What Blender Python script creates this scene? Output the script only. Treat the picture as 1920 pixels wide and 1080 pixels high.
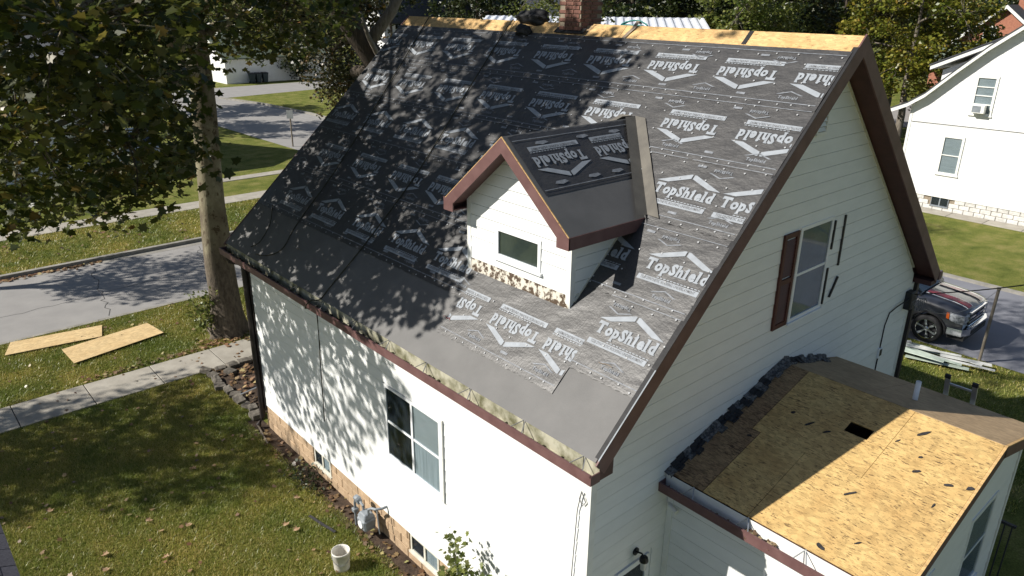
import bpy, bmesh, math, random
import numpy as np
from mathutils import Vector, Matrix

for _o in list(bpy.data.objects):
    bpy.data.objects.remove(_o)
SC = bpy.context.scene
COL = SC.collection
R = math.radians
random.seed(7)
RNG = np.random.default_rng(7)

# ------------------------------------------------------------ camera
_yaw, _pitch, _roll = R(48.314), R(21.327), R(0.546)
_f = Vector((math.cos(_yaw) * math.cos(_pitch), math.sin(_yaw) * math.cos(_pitch), -math.sin(_pitch)))
_r = Vector((math.sin(_yaw), -math.cos(_yaw), 0))
_u = _r.cross(_f)
_r2 = _r * math.cos(_roll) + _u * math.sin(_roll)
_u2 = -_r * math.sin(_roll) + _u * math.cos(_roll)
cam_data = bpy.data.cameras.new("camera")
cam = bpy.data.objects.new("camera", cam_data)
COL.objects.link(cam)
_m = Matrix((_r2, _u2, -_f)).transposed().to_4x4()
_m.translation = (-5.587, -4.841, 9.059)
cam.matrix_world = _m
cam_data.sensor_width = 36
cam_data.lens = 1400.7 * 36 / 1920
cam_data.clip_start = 0.1
cam_data.clip_end = 2000
SC.camera = cam

# ------------------------------------------------------------ sky, sun, exposure
SUN_DIR = Vector((1.6, -1.0, -1.44)).normalized()      # the way the sunlight travels
SUN_EL = math.asin(-SUN_DIR.z)
SUN_AZ = math.atan2(-SUN_DIR.x, -SUN_DIR.y)
world = bpy.data.worlds.new("World")
SC.world = world
world.use_nodes = True
_nt = world.node_tree
_nt.nodes.clear()
_sky = _nt.nodes.new("ShaderNodeTexSky")
_sky.sky_type = 'NISHITA'
_sky.sun_disc = False
_sky.sun_elevation = SUN_EL
_sky.sun_rotation = SUN_AZ
_sky.dust_density = 0.6
_bg = _nt.nodes.new("ShaderNodeBackground")
_bg.inputs[1].default_value = 0.06
_out = _nt.nodes.new("ShaderNodeOutputWorld")
_nt.links.new(_sky.outputs[0], _bg.inputs[0])
_nt.links.new(_bg.outputs[0], _out.inputs[0])
sun_data = bpy.data.lights.new("sun", 'SUN')
sun_data.energy = 5.0
sun_data.angle = R(0.53)
sun_data.color = (1.0, 0.95, 0.87)
sun = bpy.data.objects.new("sun", sun_data)
COL.objects.link(sun)
sun.rotation_euler = SUN_DIR.to_track_quat('-Z', 'Y').to_euler()
sun.location = (-30, 20, 40)
SC.view_settings.view_transform = 'Standard'
SC.view_settings.look = 'None'
SC.view_settings.gamma = 1
SC.view_settings.use_curve_mapping = False
SC.view_settings.exposure = 0.5
SC.render.engine = 'CYCLES'
SC.cycles.max_bounces = 6
SC.cycles.transparent_max_bounces = 8
SC.cycles.use_denoising = True

# ------------------------------------------------------------ materials
MATS = {}
def _ramp(nt, fac, stops):
    n = nt.nodes.new("ShaderNodeValToRGB")
    el = n.color_ramp.elements
    while len(el) < len(stops): el.new(0.5)
    for e, (p, c) in zip(el, stops):
        e.position = p; e.color = (c[0], c[1], c[2], 1)
    nt.links.new(fac, n.inputs[0])
    return n.outputs[0]
def _noise(nt, co, scale, detail=5, rough=.55, stretch=None, rot=None):
    if stretch or rot:
        mp = nt.nodes.new("ShaderNodeMapping")
        if stretch: mp.inputs['Scale'].default_value = stretch
        if rot: mp.inputs['Rotation'].default_value = rot
        nt.links.new(co, mp.inputs[0]); co = mp.outputs[0]
    n = nt.nodes.new("ShaderNodeTexNoise")
    n.inputs['Scale'].default_value = scale
    n.inputs['Detail'].default_value = detail
    n.inputs['Roughness'].default_value = rough
    nt.links.new(co, n.inputs['Vector'])
    return n.outputs[0]
def _mix(nt, fac, a, b, mode='MIX'):
    n = nt.nodes.new("ShaderNodeMix"); n.data_type = 'RGBA'; n.blend_type = mode
    for s, v in ((n.inputs[0], fac), (n.inputs[6], a), (n.inputs[7], b)):
        if isinstance(v, (int, float)): s.default_value = v
        elif isinstance(v, tuple): s.default_value = (*v[:3], 1)
        else: nt.links.new(v, s)
    return n.outputs[2]
def _math(nt, op, a, b=0.0):
    n = nt.nodes.new("ShaderNodeMath"); n.operation = op
    for s, v in ((n.inputs[0], a), (n.inputs[1], b)):
        if isinstance(v, (int, float)): s.default_value = v
        else: nt.links.new(v, s)
    return n.outputs[0]
def newmat(name):
    m = bpy.data.materials.new(name); m.use_nodes = True
    nt = m.node_tree; nt.nodes.clear()
    out = nt.nodes.new("ShaderNodeOutputMaterial")
    p = nt.nodes.new("ShaderNodeBsdfPrincipled")
    nt.links.new(p.outputs[0], out.inputs[0])
    tc = nt.nodes.new("ShaderNodeTexCoord")
    MATS[name] = m
    return m, nt, p, tc.outputs['Object'], out
def _bump(nt, p, h, strength, dist=.01):
    b = nt.nodes.new("ShaderNodeBump")
    b.inputs['Strength'].default_value = strength
    b.inputs['Distance'].default_value = dist
    nt.links.new(h, b.inputs['Height']); nt.links.new(b.outputs[0], p.inputs['Normal'])
def mat(name, c1, c2=None, rough=.8, scale=6, detail=5, stretch=None, bump=0, bdist=.01, bscale=None,
        metallic=0, spec=.35, rnd=0.0, lo=.35, hi=.65, coat=0):
    m, nt, p, co, out = newmat(name)
    c2 = c2 or tuple(x * .8 for x in c1)
    nz = _noise(nt, co, scale, detail, .6, stretch)
    col = _ramp(nt, nz, [(lo, c2), (hi, c1)])
    if rnd:
        oi = nt.nodes.new("ShaderNodeObjectInfo")
        v = _math(nt, 'MULTIPLY_ADD', oi.outputs['Random'], rnd)
        v.node.inputs[2].default_value = 1 - rnd * .6
        hs = nt.nodes.new("ShaderNodeHueSaturation")
        nt.links.new(v, hs.inputs['Value']); nt.links.new(col, hs.inputs['Color']); col = hs.outputs[0]
    nt.links.new(col, p.inputs['Base Color'])
    p.inputs['Roughness'].default_value = rough
    p.inputs['Metallic'].default_value = metallic
    p.inputs['Specular IOR Level'].default_value = spec
    p.inputs['Coat Weight'].default_value = coat
    if bump:
        _bump(nt, p, _noise(nt, co, bscale or scale * 3, 6, .6, stretch), bump, bdist)
    return m

mat('siding', (.79, .80, .79), (.74, .75, .74), .55, 2.2, 4, (1, 1, 3), .12, .004, 40, rnd=.04)
mat('siding_neighbour', (.80, .80, .79), (.74, .74, .73), .5, 2, 4, rnd=.03)
mat('white_paint', (.80, .80, .77), (.70, .70, .67), .5, 4, 4)
mat('cream_trim', (.66, .64, .56), (.52, .49, .41), .6, 6, 5)
mat('brown_trim', (.160, .088, .084), (.122, .064, .062), .5, 5, 5, bump=.08, spec=.25)
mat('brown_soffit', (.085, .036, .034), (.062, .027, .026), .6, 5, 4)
mat('maroon_shutter', (.095, .030, .024), (.066, .022, .018), .55, 6, 5)
mat('vinyl_white', (.80, .81, .82), (.74, .75, .76), .35, 3, 3)
mat('blind_light', (.50, .51, .50), (.42, .43, .42), .8, 3, 3, (1, 1, 14))
mat('curtain', (.58, .60, .60), (.40, .43, .44), .9, 3, 3, (9, 9, .4))
mat('room_dark', (.035, .042, .052), (.018, .022, .03), .9, 2.5, 4)  # unlit interior painted as a flat dark colour
mat('screen_grey', (.26, .30, .37), (.18, .21, .27), .8, 1.2, 4)
mat('room_olive', (.11, .12, .09), (.055, .065, .05), .9, 1.5, 4)
mat('asphalt', (.285, .275, .262), (.238, .230, .222), .9, 1.3, 9, bump=.25, bdist=.006, bscale=60, lo=.3, hi=.7)
mat('driveway_paving', (.205, .21, .235), (.165, .17, .195), .9, .9, 8, bump=.2, bdist=.006, bscale=50, lo=.3, hi=.7)
mat('concrete', (.37, .345, .295), (.285, .262, .222), .9, 2.2, 9, bump=.3, bdist=.005, bscale=45, rnd=.14)
mat('kerb_concrete', (.30, .285, .255), (.20, .19, .165), .9, 3, 8, bump=.3, bdist=.006)
mat('crack', (.07, .068, .066), None, .95)
mat('foundation_block', (.47, .345, .225), (.36, .25, .155), .9, 9, 8, bump=.6, bdist=.015, bscale=20, rnd=.22)
mat('mortar', (.30, .25, .19), (.23, .19, .14), .95, 12, 6)
mat('white_block', (.66, .65, .62), (.50, .49, .46), .9, 7, 7, bump=.7, bdist=.02, bscale=14, rnd=.12)
mat('brick', (.22, .105, .078), (.13, .065, .052), .9, 12, 6, bump=.35, bdist=.008, rnd=.4)
mat('brick_house', (.38, .165, .105), (.29, .12, .08), .9, 8, 6, rnd=.1)
mat('soil', (.075, .050, .034), (.035, .024, .017), .95, 9, 8, bump=.8, bdist=.03, bscale=18)
mat('stone', (.185, .165, .138), (.085, .075, .062), .9, 6, 7, bump=.6, bdist=.02, bscale=16, rnd=.3)
mat('dark_metal', (.03, .03, .032), (.02, .02, .022), .5, 8, 4)
mat('dark_downspout', (.035, .026, .024), (.022, .017, .016), .55, 4, 4)
mat('galvanised', (.52, .54, .56), (.38, .40, .43), .38, 8, 5, metallic=.75)
mat('aluminium', (.62, .63, .64), (.50, .51, .52), .35, 8, 5, metallic=.8)
mat('meter_grey', (.24, .265, .29), (.17, .19, .21), .5, 7, 5, bump=.15)
mat('rust_brown', (.16, .085, .055), (.08, .045, .032), .9, 14, 6)
mat('bucket_white', (.72, .70, .65), (.55, .52, .46), .5, 9, 6)
mat('bucket_dirt', (.40, .35, .28), (.25, .21, .16), .9, 14, 6)
mat('black_rubber', (.022, .022, .024), (.014, .014, .015), .75, 12, 4)
mat('black_sheet', (.018, .018, .02), (.01, .01, .011), .65, 10, 4, bump=.4)
mat('rope', (.055, .05, .032), (.03, .028, .02), .9, 60, 3)
mat('teal_hose', (.03, .22, .20), (.02, .15, .14), .5, 8, 3)
mat('strap_tan', (.30, .24, .18), (.18, .14, .10), .8, 10, 4)
mat('bark_dark', (.075, .058, .042), (.033, .026, .020), .95, 5, 8, (3, 3, .6), .9, .04, 9)
mat('bark_grey', (.20, .175, .145), (.10, .085, .068), .95, 5, 7, (3, 3, .7), .7, .03, 9)
mat('pvc', (.78, .79, .80), (.70, .71, .72), .35, 6, 3)
mat('shingle_dark', (.070, .070, .085), (.042, .042, .054), .95, 60, 4, bump=.5, bdist=.006, bscale=90, rnd=.35)
mat('shingle_grey', (.16, .165, .175), (.11, .113, .12), .95, 8, 6, bump=.3)
mat('shingle_far', (.075, .078, .088), (.05, .052, .06), .95, 6, 6)
mat('metal_roof_white', (.72, .74, .78), (.60, .62, .68), .4, 3, 4)
mat('green_roof', (.13, .16, .12), (.09, .11, .085), .9, 5, 5)
mat('shingle_scrap', (.045, .043, .045), (.022, .021, .022), .95, 25, 6, bump=.6, bdist=.01)
mat('granule_grey', (.17, .165, .16), (.055, .054, .055), .95, 22, 7, bump=.6, bdist=.01, lo=.42, hi=.58)
mat('peeling_wood', (.62, .58, .50), (.085, .058, .038), .9, 10, 6, bump=.6, bdist=.01, lo=.46, hi=.54)
mat('flashing_membrane', (.150, .138, .117), (.100, .093, .082), .85, 3, 7, bump=.25, bdist=.004, bscale=50)
mat('ice_shield', (.118, .115, .112), (.095, .093, .091), .65, 2.2, 8, bump=.35, bdist=.004, bscale=60, spec=.55)
mat('print_white', (.30, .325, .355), (.24, .26, .285), .6, 9, 6)
mat('print_line', (.23, .245, .27), (.13, .14, .155), .6, 14, 6)
mat('print_dark', (.10, .10, .103), None, .6)
mat('cap_nail', (.40, .41, .42), None, .5)
mat('gutter_inside', (.44, .42, .32), (.13, .125, .065), .8, 4, 8, lo=.36, hi=.58)
mat('moss_debris', (.07, .068, .035), (.035, .032, .02), .95, 20, 6, bump=.8, bdist=.02)
mat('truck_paint', (.030, .032, .040), (.028, .030, .037), .28, 2, 2, spec=.5, coat=1.0)
mat('stripe_red', (.26, .022, .026), (.24, .02, .024), .3, 2, 2, coat=.8)
mat('stripe_white', (.68, .68, .68), (.64, .64, .64), .3, 2, 2, coat=.8)
mat('chrome', (.72, .73, .75), (.66, .67, .69), .12, 5, 2, metallic=1)
mat('lamp_lens', (.40, .42, .45), (.10, .11, .12), .1, 9, 3, spec=.8, coat=.5)
mat('amber_lens', (.50, .10, .02), None, .2)
mat('car_white', (.60, .62, .64), None, .3, coat=.6)
mat('car_red', (.40, .02, .02), None, .3, coat=.6)
mat('auto_glass', (.02, .028, .034), None, .05, spec=.9)
mat('bin_plastic', (.035, .055, .065), (.025, .04, .048), .6)
mat('sign_metal', (.50, .51, .50), (.38, .39, .39), .5, 9, 4, metallic=.2)
mat('scrap_green', (.44, .50, .43), (.33, .39, .33), .55, 6, 4, rnd=.25)
mat('scrap_white', (.62, .63, .60), (.50, .51, .48), .55, 6, 4, rnd=.2)
mat('weathered_wood', (.22, .19, .15), (.12, .10, .08), .9, 8, 6, (2, 2, .4))
mat('lamp_black', (.012, .012, .013), None, .35)
mat('lamp_glass', (.55, .55, .52), None, .1)
mat('wire_black', (.02, .02, .022), None, .6)
mat('wire_grey', (.17, .17, .17), None, .6)
mat('dead_leaf', (.42, .30, .19), (.24, .14, .075), .9, 3, 4)
mat('emblem_blue', (.02, .05, .16), None, .3)

def mat_grass():
    m, nt, p, co, out = newmat('grass_ground')
    a = _ramp(nt, _noise(nt, co, 1.1, 8, .65), [(.32, (.090, .118, .022)), (.5, (.165, .180, .042)), (.68, (.26, .235, .085))])
    b = _ramp(nt, _noise(nt, co, 26, 6, .7), [(.3, (.35, .35, .35)), (.7, (1.35, 1.35, 1.3))])
    nt.links.new(_mix(nt, 1.0, a, b, 'MULTIPLY'), p.inputs['Base Color'])
    p.inputs['Roughness'].default_value = .95; p.inputs['Specular IOR Level'].default_value = .1
    _bump(nt, p, _noise(nt, co, 40, 6, .7), .9, .04)
mat_grass()
def mat_blades(name, stops, trans=.3):
    m, nt, p, co, out = newmat(name)
    g = nt.nodes.new("ShaderNodeNewGeometry")
    c = _ramp(nt, g.outputs['Random Per Island'], stops)
    big = _ramp(nt, _noise(nt, co, .55, 4), [(.36, (.62, .74, .6)), (.64, (1.3, 1.14, 1.15))])
    c = _mix(nt, 1.0, c, big, 'MULTIPLY')
    d = nt.nodes.new("ShaderNodeBsdfTranslucent"); nt.links.new(c, d.inputs[0])
    nt.links.new(c, p.inputs['Base Color'])
    p.inputs['Roughness'].default_value = .4; p.inputs['Specular IOR Level'].default_value = .5
    mx = nt.nodes.new("ShaderNodeMixShader"); mx.inputs[0].default_value = trans
    nt.links.new(p.outputs[0], mx.inputs[1]); nt.links.new(d.outputs[0], mx.inputs[2])
    nt.links.new(mx.outputs[0], out.inputs[0])
mat_blades('grass_blades', [(0, (.16, .205, .034)), (.4, (.27, .30, .062)), (.75, (.38, .36, .11)), (1, (.50, .43, .19))])
mat_blades('leaf_sycamore', [(0, (.038, .052, .010)), (.5, (.068, .086, .016)), (.82, (.105, .118, .022)), (.95, (.15, .135, .03)), (1, (.17, .11, .03))], .42)
mat_blades('leaf_brownish', [(0, (.022, .028, .008)), (.5, (.045, .050, .012)), (.8, (.085, .075, .018)), (1, (.15, .09, .03))], .3)
mat_blades('leaf_dark', [(0, (.018, .030, .008)), (.6, (.034, .050, .013)), (1, (.060, .072, .02))], .25)
mat_blades('leaf_bright', [(0, (.085, .115, .022)), (.6, (.14, .17, .035)), (1, (.21, .22, .06))], .3)
mat_blades('leaf_yellow', [(0, (.10, .125, .016)), (.55, (.17, .185, .024)), (.85, (.24, .22, .034)), (1, (.26, .18, .04))], .3)
mat_blades('leaf_olive', [(0, (.040, .050, .018)), (.6, (.070, .078, .03)), (1, (.12, .11, .05))], .3)
mat_blades('leaf_litter', [(0, (.10, .055, .03)), (.5, (.20, .125, .07)), (.85, (.30, .22, .12)), (1, (.38, .34, .16))], .1)

def mat_osb(name, light, mid, dark, streak, along='Y'):
    m, nt, p, co, out = newmat(name)
    st = (6, 1.2, 6) if along == 'Y' else (1.2, 6, 6)
    base = _ramp(nt, _noise(nt, co, 2.4, 6, .6), [(.3, mid), (.7, light)])
    vo = nt.nodes.new("ShaderNodeTexVoronoi"); vo.inputs['Scale'].default_value = 21
    mp = nt.nodes.new("ShaderNodeMapping"); mp.inputs['Scale'].default_value = (1.6, .7, 1.6) if along == 'Y' else (.7, 1.6, 1.6)
    nz = nt.nodes.new("ShaderNodeTexNoise"); nz.inputs['Scale'].default_value = 3
    nt.links.new(co, nz.inputs['Vector'])
    wp = _mix(nt, .12, co, nz.outputs['Color'])
    nt.links.new(wp, mp.inputs[0]); nt.links.new(mp.outputs[0], vo.inputs['Vector'])
    chip = nt.nodes.new("ShaderNodeHueSaturation")
    sep = nt.nodes.new("ShaderNodeSeparateColor"); nt.links.new(vo.outputs['Color'], sep.inputs[0])
    val = _math(nt, 'MULTIPLY_ADD', sep.outputs[0], .34); val.node.inputs[2].default_value = .83
    nt.links.new(val, chip.inputs['Value']); nt.links.new(base, chip.inputs['Color'])
    n1 = _noise(nt, co, 7.5, 7, .75, st); n2 = _noise(nt, co, 15, 5, .7, st)
    nn = _math(nt, 'MAXIMUM', n1, _math(nt, 'SUBTRACT', n2, .035))
    sp = _ramp(nt, nn, [(streak, (0, 0, 0)), (streak + .06, (1, 1, 1))])
    patch = _ramp(nt, _noise(nt, co, 1.5, 3), [(.35, (.55, .55, .55)), (.6, (1, 1, 1))])
    fac = _mix(nt, 1.0, sp, patch, 'MULTIPLY')
    col = _mix(nt, fac, chip.outputs[0], dark)
    nt.links.new(col, p.inputs['Base Color'])
    p.inputs['Roughness'].default_value = .75; p.inputs['Specular IOR Level'].default_value = .25
    _bump(nt, p, sp, -.25, .004)
mat_osb('osb_weathered', (.60, .42, .175), (.45, .285, .11), (.075, .046, .024), .548)
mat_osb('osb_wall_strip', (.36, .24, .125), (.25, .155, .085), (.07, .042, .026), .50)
mat_osb('osb_ridge', (.60, .40, .185), (.52, .33, .14), (.10, .06, .03), .57)
mat_osb('osb_new', (.60, .45, .24), (.53, .38, .19), (.34, .22, .10), .60, 'X')
mat_osb('plywood_old', (.36, .26, .155), (.29, .205, .12), (.12, .08, .05), .60)

def mat_underlay():
    m, nt, p, co, out = newmat('underlayment')
    col = _ramp(nt, _noise(nt, co, 5, 6, .6), [(.35, (.026, .025, .025)), (.65, (.040, .038, .037))])
    nt.links.new(col, p.inputs['Base Color'])
    p.inputs['Roughness'].default_value = .5; p.inputs['Specular IOR Level'].default_value = .8
    a = _noise(nt, co, 3.2, 5, .6, (1.4, 1.0, 3.0), (.4, .3, .2))
    b = _noise(nt, co, 15, 5, .6, (1, 2.6, 1), (.2, .5, .9))
    h = _math(nt, 'MULTIPLY_ADD', a, 3.0); nt.links.new(b, h.node.inputs[2])
    _bump(nt, p, h, .30, .014)
mat_underlay()
def mat_glass():
    m, nt, p, co, out = newmat('window_glass')
    t = nt.nodes.new("ShaderNodeBsdfTransparent"); t.inputs[0].default_value = (.80, .84, .86, 1)
    g = nt.nodes.new("ShaderNodeBsdfGlossy"); g.inputs['Roughness'].default_value = .03
    lw = nt.nodes.new("ShaderNodeLayerWeight"); lw.inputs[0].default_value = .35
    fr = _math(nt, 'MULTIPLY_ADD', _math(nt, 'POWER', lw.outputs['Facing'], 3.0), .45); fr.node.inputs[2].default_value = .04
    mx = nt.nodes.new("ShaderNodeMixShader")
    nt.links.new(fr, mx.inputs[0]); nt.links.new(t.outputs[0], mx.inputs[1]); nt.links.new(g.outputs[0], mx.inputs[2])
    nt.links.new(mx.outputs[0], out.inputs[0])
mat_glass()
def mat_sycamore():
    m, nt, p, co, out = newmat('bark_sycamore')
    w = _noise(nt, co, 2.0, 5, .6, (1, 1, .6))
    patch = _ramp(nt, w, [(.36, (.075, .055, .036)), (.44, (.14, .115, .072)), (.56, (.20, .175, .112)), (.68, (.29, .265, .175))])
    sp = _ramp(nt, _noise(nt, co, 7, 4, .6, (1, 1, .7)), [(.57, (1, 1, 1)), (.63, (.40, .33, .27))])
    up = _mix(nt, 1.0, patch, sp, 'MULTIPLY')
    low = _ramp(nt, _noise(nt, co, 9, 7, .7, (1.5, 1.5, .6)), [(.35, (.055, .042, .030)), (.65, (.155, .125, .092))])
    s = nt.nodes.new("ShaderNodeSeparateXYZ"); nt.links.new(co, s.inputs[0])
    z = _math(nt, 'MULTIPLY_ADD', _noise(nt, co, 3, 4), 1.8); nt.links.new(s.outputs[2], z.node.inputs[2])
    f = _ramp(nt, _math(nt, 'MULTIPLY', z, .2), [(.56, (0, 0, 0)), (.80, (1, 1, 1))])
    nt.links.new(_mix(nt, f, low, up), p.inputs['Base Color'])
    p.inputs['Roughness'].default_value = .9
    _bump(nt, p, _noise(nt, co, 16, 7, .7, (1.6, 1.6, .6)), .7, .025)
mat_sycamore()

# ------------------------------------------------------------ mesh helpers
OFF = {}
class MB:
    def __init__(s): s.v, s.f, s.mi = [], [], []
    def poly(s, pts, m=0):
        n = len(s.v); s.v += [tuple(p) for p in pts]; s.f.append(tuple(range(n, n + len(pts)))); s.mi.append(m); return s
    def faces(s, pts, fs, m=0):
        n = len(s.v); s.v += [tuple(p) for p in pts]
        for f in fs: s.f.append(tuple(n + i for i in f)); s.mi.append(m)
        return s
    def hexa(s, b, t, m=0):        # two matching loops
        n = len(b); s.faces(list(b) + list(t), [tuple(reversed(range(n))), tuple(range(n, 2 * n))] + [(i, (i + 1) % n, n + (i + 1) % n, n + i) for i in range(n)], m); return s
    def box(s, lo, hi, m=0):
        x0, y0, z0 = lo; x1, y1, z1 = hi
        return s.hexa([(x0, y0, z0), (x1, y0, z0), (x1, y1, z0), (x0, y1, z0)], [(x0, y0, z1), (x1, y0, z1), (x1, y1, z1), (x0, y1, z1)], m)
    def prism(s, pts, off, m=0):
        o = Vector(off); return s.hexa([Vector(p) for p in pts], [Vector(p) + o for p in pts], m)
    def bar(s, p, q, w, h, up=(0, 0, 1), m=0):
        p, q = Vector(p), Vector(q); d = (q - p).normalized(); up = Vector(up)
        a = d.cross(up)
        if a.length < 1e-4: a = d.cross(Vector((1, 0, 0)))
        a.normalize(); b = a.cross(d).normalized()
        a *= w / 2; b *= h / 2
        return s.hexa([p - a - b, p + a - b, p + a + b, p - a + b], [q - a - b, q + a - b, q + a + b, q - a + b], m)
    def tube(s, pts, rad, n=6, m=0, cap=True):
        pts = [Vector(p) for p in pts]
        if not hasattr(rad, '__len__'): rad = [rad] * len(pts)
        b = len(s.v); ref = Vector((.31, .17, .93))
        for i, p in enumerate(pts):
            d = (pts[min(i + 1, len(pts) - 1)] - pts[max(i - 1, 0)]).normalized()
            a = d.cross(ref)
            if a.length < .15: a = d.cross(Vector((1, 0, 0)))
            a.normalize(); c = d.cross(a)
            for k in range(n):
                t = 2 * math.pi * k / n
                s.v.append(tuple(p + (a * math.cos(t) + c * math.sin(t)) * rad[i]))
        for i in range(len(pts) - 1):
            for k in range(n):
                s.f.append((b + i * n + k, b + i * n + (k + 1) % n, b + (i + 1) * n + (k + 1) % n, b + (i + 1) * n + k)); s.mi.append(m)
        if cap:
            s.f.append(tuple(reversed(range(b, b + n)))); s.f.append(tuple(range(b + (len(pts) - 1) * n, b + len(pts) * n))); s.mi += [m, m]
        return s
    def lathe(s, prof, n=16, M=None, m=0):
        b = len(s.v)
        for r, z in prof:
            for k in range(n):
                t = 2 * math.pi * k / n
                p = Vector((r * math.cos(t), r * math.sin(t), z)); s.v.append(tuple(M @ p if M else p))
        for i in range(len(prof) - 1):
            for k in range(n):
                s.f.append((b + i * n + k, b + i * n + (k + 1) % n, b + (i + 1) * n + (k + 1) % n, b + (i + 1) * n + k)); s.mi.append(m)
        return s
    def build(s, name, mats, parent=None, smooth=False, world=True, bevel=0):
        off = OFF.get(parent.name, Vector()) if (parent and world) else Vector()
        me = bpy.data.meshes.new(name)
        me.from_pydata([(x - off.x, y - off.y, z - off.z) for x, y, z in s.v], [], s.f)
        for k in ([mats] if isinstance(mats, str) else mats): me.materials.append(MATS[k])
        me.polygons.foreach_set('material_index', s.mi)
        if smooth: me.polygons.foreach_set('use_smooth', [True] * len(s.f))
        if bevel or True:
            bm = bmesh.new(); bm.from_mesh(me)
            bmesh.ops.recalc_face_normals(bm, faces=bm.faces)
            if bevel: bmesh.ops.bevel(bm, geom=list(bm.edges), offset=bevel, segments=1, affect='EDGES', clamp_overlap=True)
            bm.to_mesh(me); bm.free()
        return link(name, me, parent)
def link(name, me, parent=None, loc=None, rot=None):
    o = bpy.data.objects.new(name, me); COL.objects.link(o)
    if parent:
        o.parent = parent
        if parent.name in OFF: OFF[o.name] = OFF[parent.name]
    if loc is not None: o.location = loc
    if rot is not None: o.rotation_euler = rot
    return o
def tag(o, label=None, cat=None, group=None, kind=None):
    if label: o['label'] = label
    if cat: o['category'] = cat
    if group: o['group'] = group
    if kind: o['kind'] = kind
    return o
def thing(name, loc, label, cat, group=None, rz=0):
    o = bpy.data.objects.new(name, None); COL.objects.link(o); o.empty_display_size = .2
    o.location = loc; o.rotation_euler = (0, 0, rz); OFF[o.name] = Vector(loc)
    return tag(o, label, cat, group)
def fast_mesh(name, verts, per, matname, parent=None, kind=None, tri=None):
    """verts: (n, per, 3) array, one n-gon each"""
    n = len(verts); me = bpy.data.meshes.new(name)
    v = np.asarray(verts, np.float32).reshape(-1, 3)
    if parent is not None and parent.name in OFF: v = v - np.array(OFF[parent.name], np.float32)
    me.vertices.add(len(v)); me.vertices.foreach_set('co', v.ravel())
    me.loops.add(n * per); me.loops.foreach_set('vertex_index', np.arange(n * per, dtype=np.int32))
    me.polygons.add(n); me.polygons.foreach_set('loop_start', np.arange(0, n * per, per, dtype=np.int32))
    me.update(calc_edges=True); me.validate()
    me.materials.append(MATS[matname])
    o = link(name, me, parent)
    if kind: o['kind'] = kind
    return o
def frames(n, flat=0.0, rng=RNG):
    """random orthonormal frames; flat pulls the normal towards +z"""
    nrm = rng.normal(size=(n, 3)); nrm[:, 2] = np.abs(nrm[:, 2]) + flat
    nrm /= np.linalg.norm(nrm, axis=1)[:, None]
    t = rng.normal(size=(n, 3)); t -= (t * nrm).sum(1)[:, None] * nrm; t /= np.linalg.norm(t, axis=1)[:, None]
    return t, np.cross(nrm, t), nrm
LEAF5 = np.array([(0, -.5), (.16, -.30), (.46, -.26), (.34, -.02), (.52, .18), (.24, .20), (0, .56), (-.24, .20), (-.52, .18), (-.34, -.02), (-.46, -.26), (-.16, -.30)])
LEAF4 = np.array([(0, -.5), (.34, .0), (0, .5), (-.34, .0)])
def leaf_verts(centers, size, shape=LEAF5, flat=.6, rng=RNG):
    n = len(centers); t, b, nr = frames(n, flat, rng)
    sz = size * rng.uniform(.65, 1.3, n)
    p = shape[None] * sz[:, None, None]
    fold = (np.abs(shape[:, 0]) * .35)[None] * sz[:, None] * rng.uniform(-1, .6, n)[:, None]
    return centers[:, None] + p[..., :1] * t[:, None] + p[..., 1:] * b[:, None] + fold[..., None] * nr[:, None]

# ------------------------------------------------------------ the setting
def sheet(name, x0, y0, x1, y1, z, m, thick=None):
    b = MB()
    if thick: b.box((x0, y0, z - thick), (x1, y1, z))
    else: b.poly([(x0, y0, z), (x1, y0, z), (x1, y1, z), (x0, y1, z)])
    return tag(b.build(name, m), kind='structure')
sheet('ground', -700, -700, 900, 900, 0, 'grass_ground')
street = sheet('street', -300, 18.45, 300, 24.1, .012, 'asphalt')
cross = MB()
_l = [(15.3, 24.1), (15.3, 38), (15.0, 50), (14.2, 62), (12.5, 70.0)]
_rr = [(22.6, 24.1), (22.7, 42), (22.9, 52), (22.4, 60), (21.0, 66.0)]
for i in range(4):
    cross.poly([(*_l[i], .008), (*_rr[i], .008), (*_rr[i + 1], .008), (*_l[i + 1], .008)])
cross.poly([(-40, 68, .0085), (21.0, 66.0, .0085), (60, 71.5, .0085), (60, 75.0, .0085), (-40, 73.5, .0085)])
tag(cross.build('side_street', 'asphalt'), kind='structure')
sheet('driveway', 15.95, -40, 22.2, 18.45, .010, 'driveway_paving')
gutter_pan = sheet('gutter_pan', -300, 23.75, 15.3, 24.1, .016, 'kerb_concrete')
# kerbs
kb = MB(); kb.box((-300, 24.1, 0), (15.3, 24.28, .14)); tag(kb.build('far_kerb', 'kerb_concrete'), kind='structure')
kb = MB(); kb.box((-300, 18.30, 0), (15.95, 18.45, .022)); tag(kb.build('near_kerb', 'kerb_concrete'), kind='structure')
kb = MB()
for i in range(4):
    (a, b_), (c, d) = _rr[i], _rr[i + 1]
    kb.hexa([(a, b_, 0), (a + .25, b_, 0), (c + .25, d, 0), (c, d, 0)], [(a, b_, .13), (a + .25, b_, .13), (c + .25, d, .13), (c, d, .13)])
tag(kb.build('side_street_kerb', 'kerb_concrete'), kind='structure')
kb = MB(); kb.box((22.2, -40, 0), (22.42, 18.3, .08)); tag(kb.build('driveway_kerb', 'kerb_concrete'), kind='structure')
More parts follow.
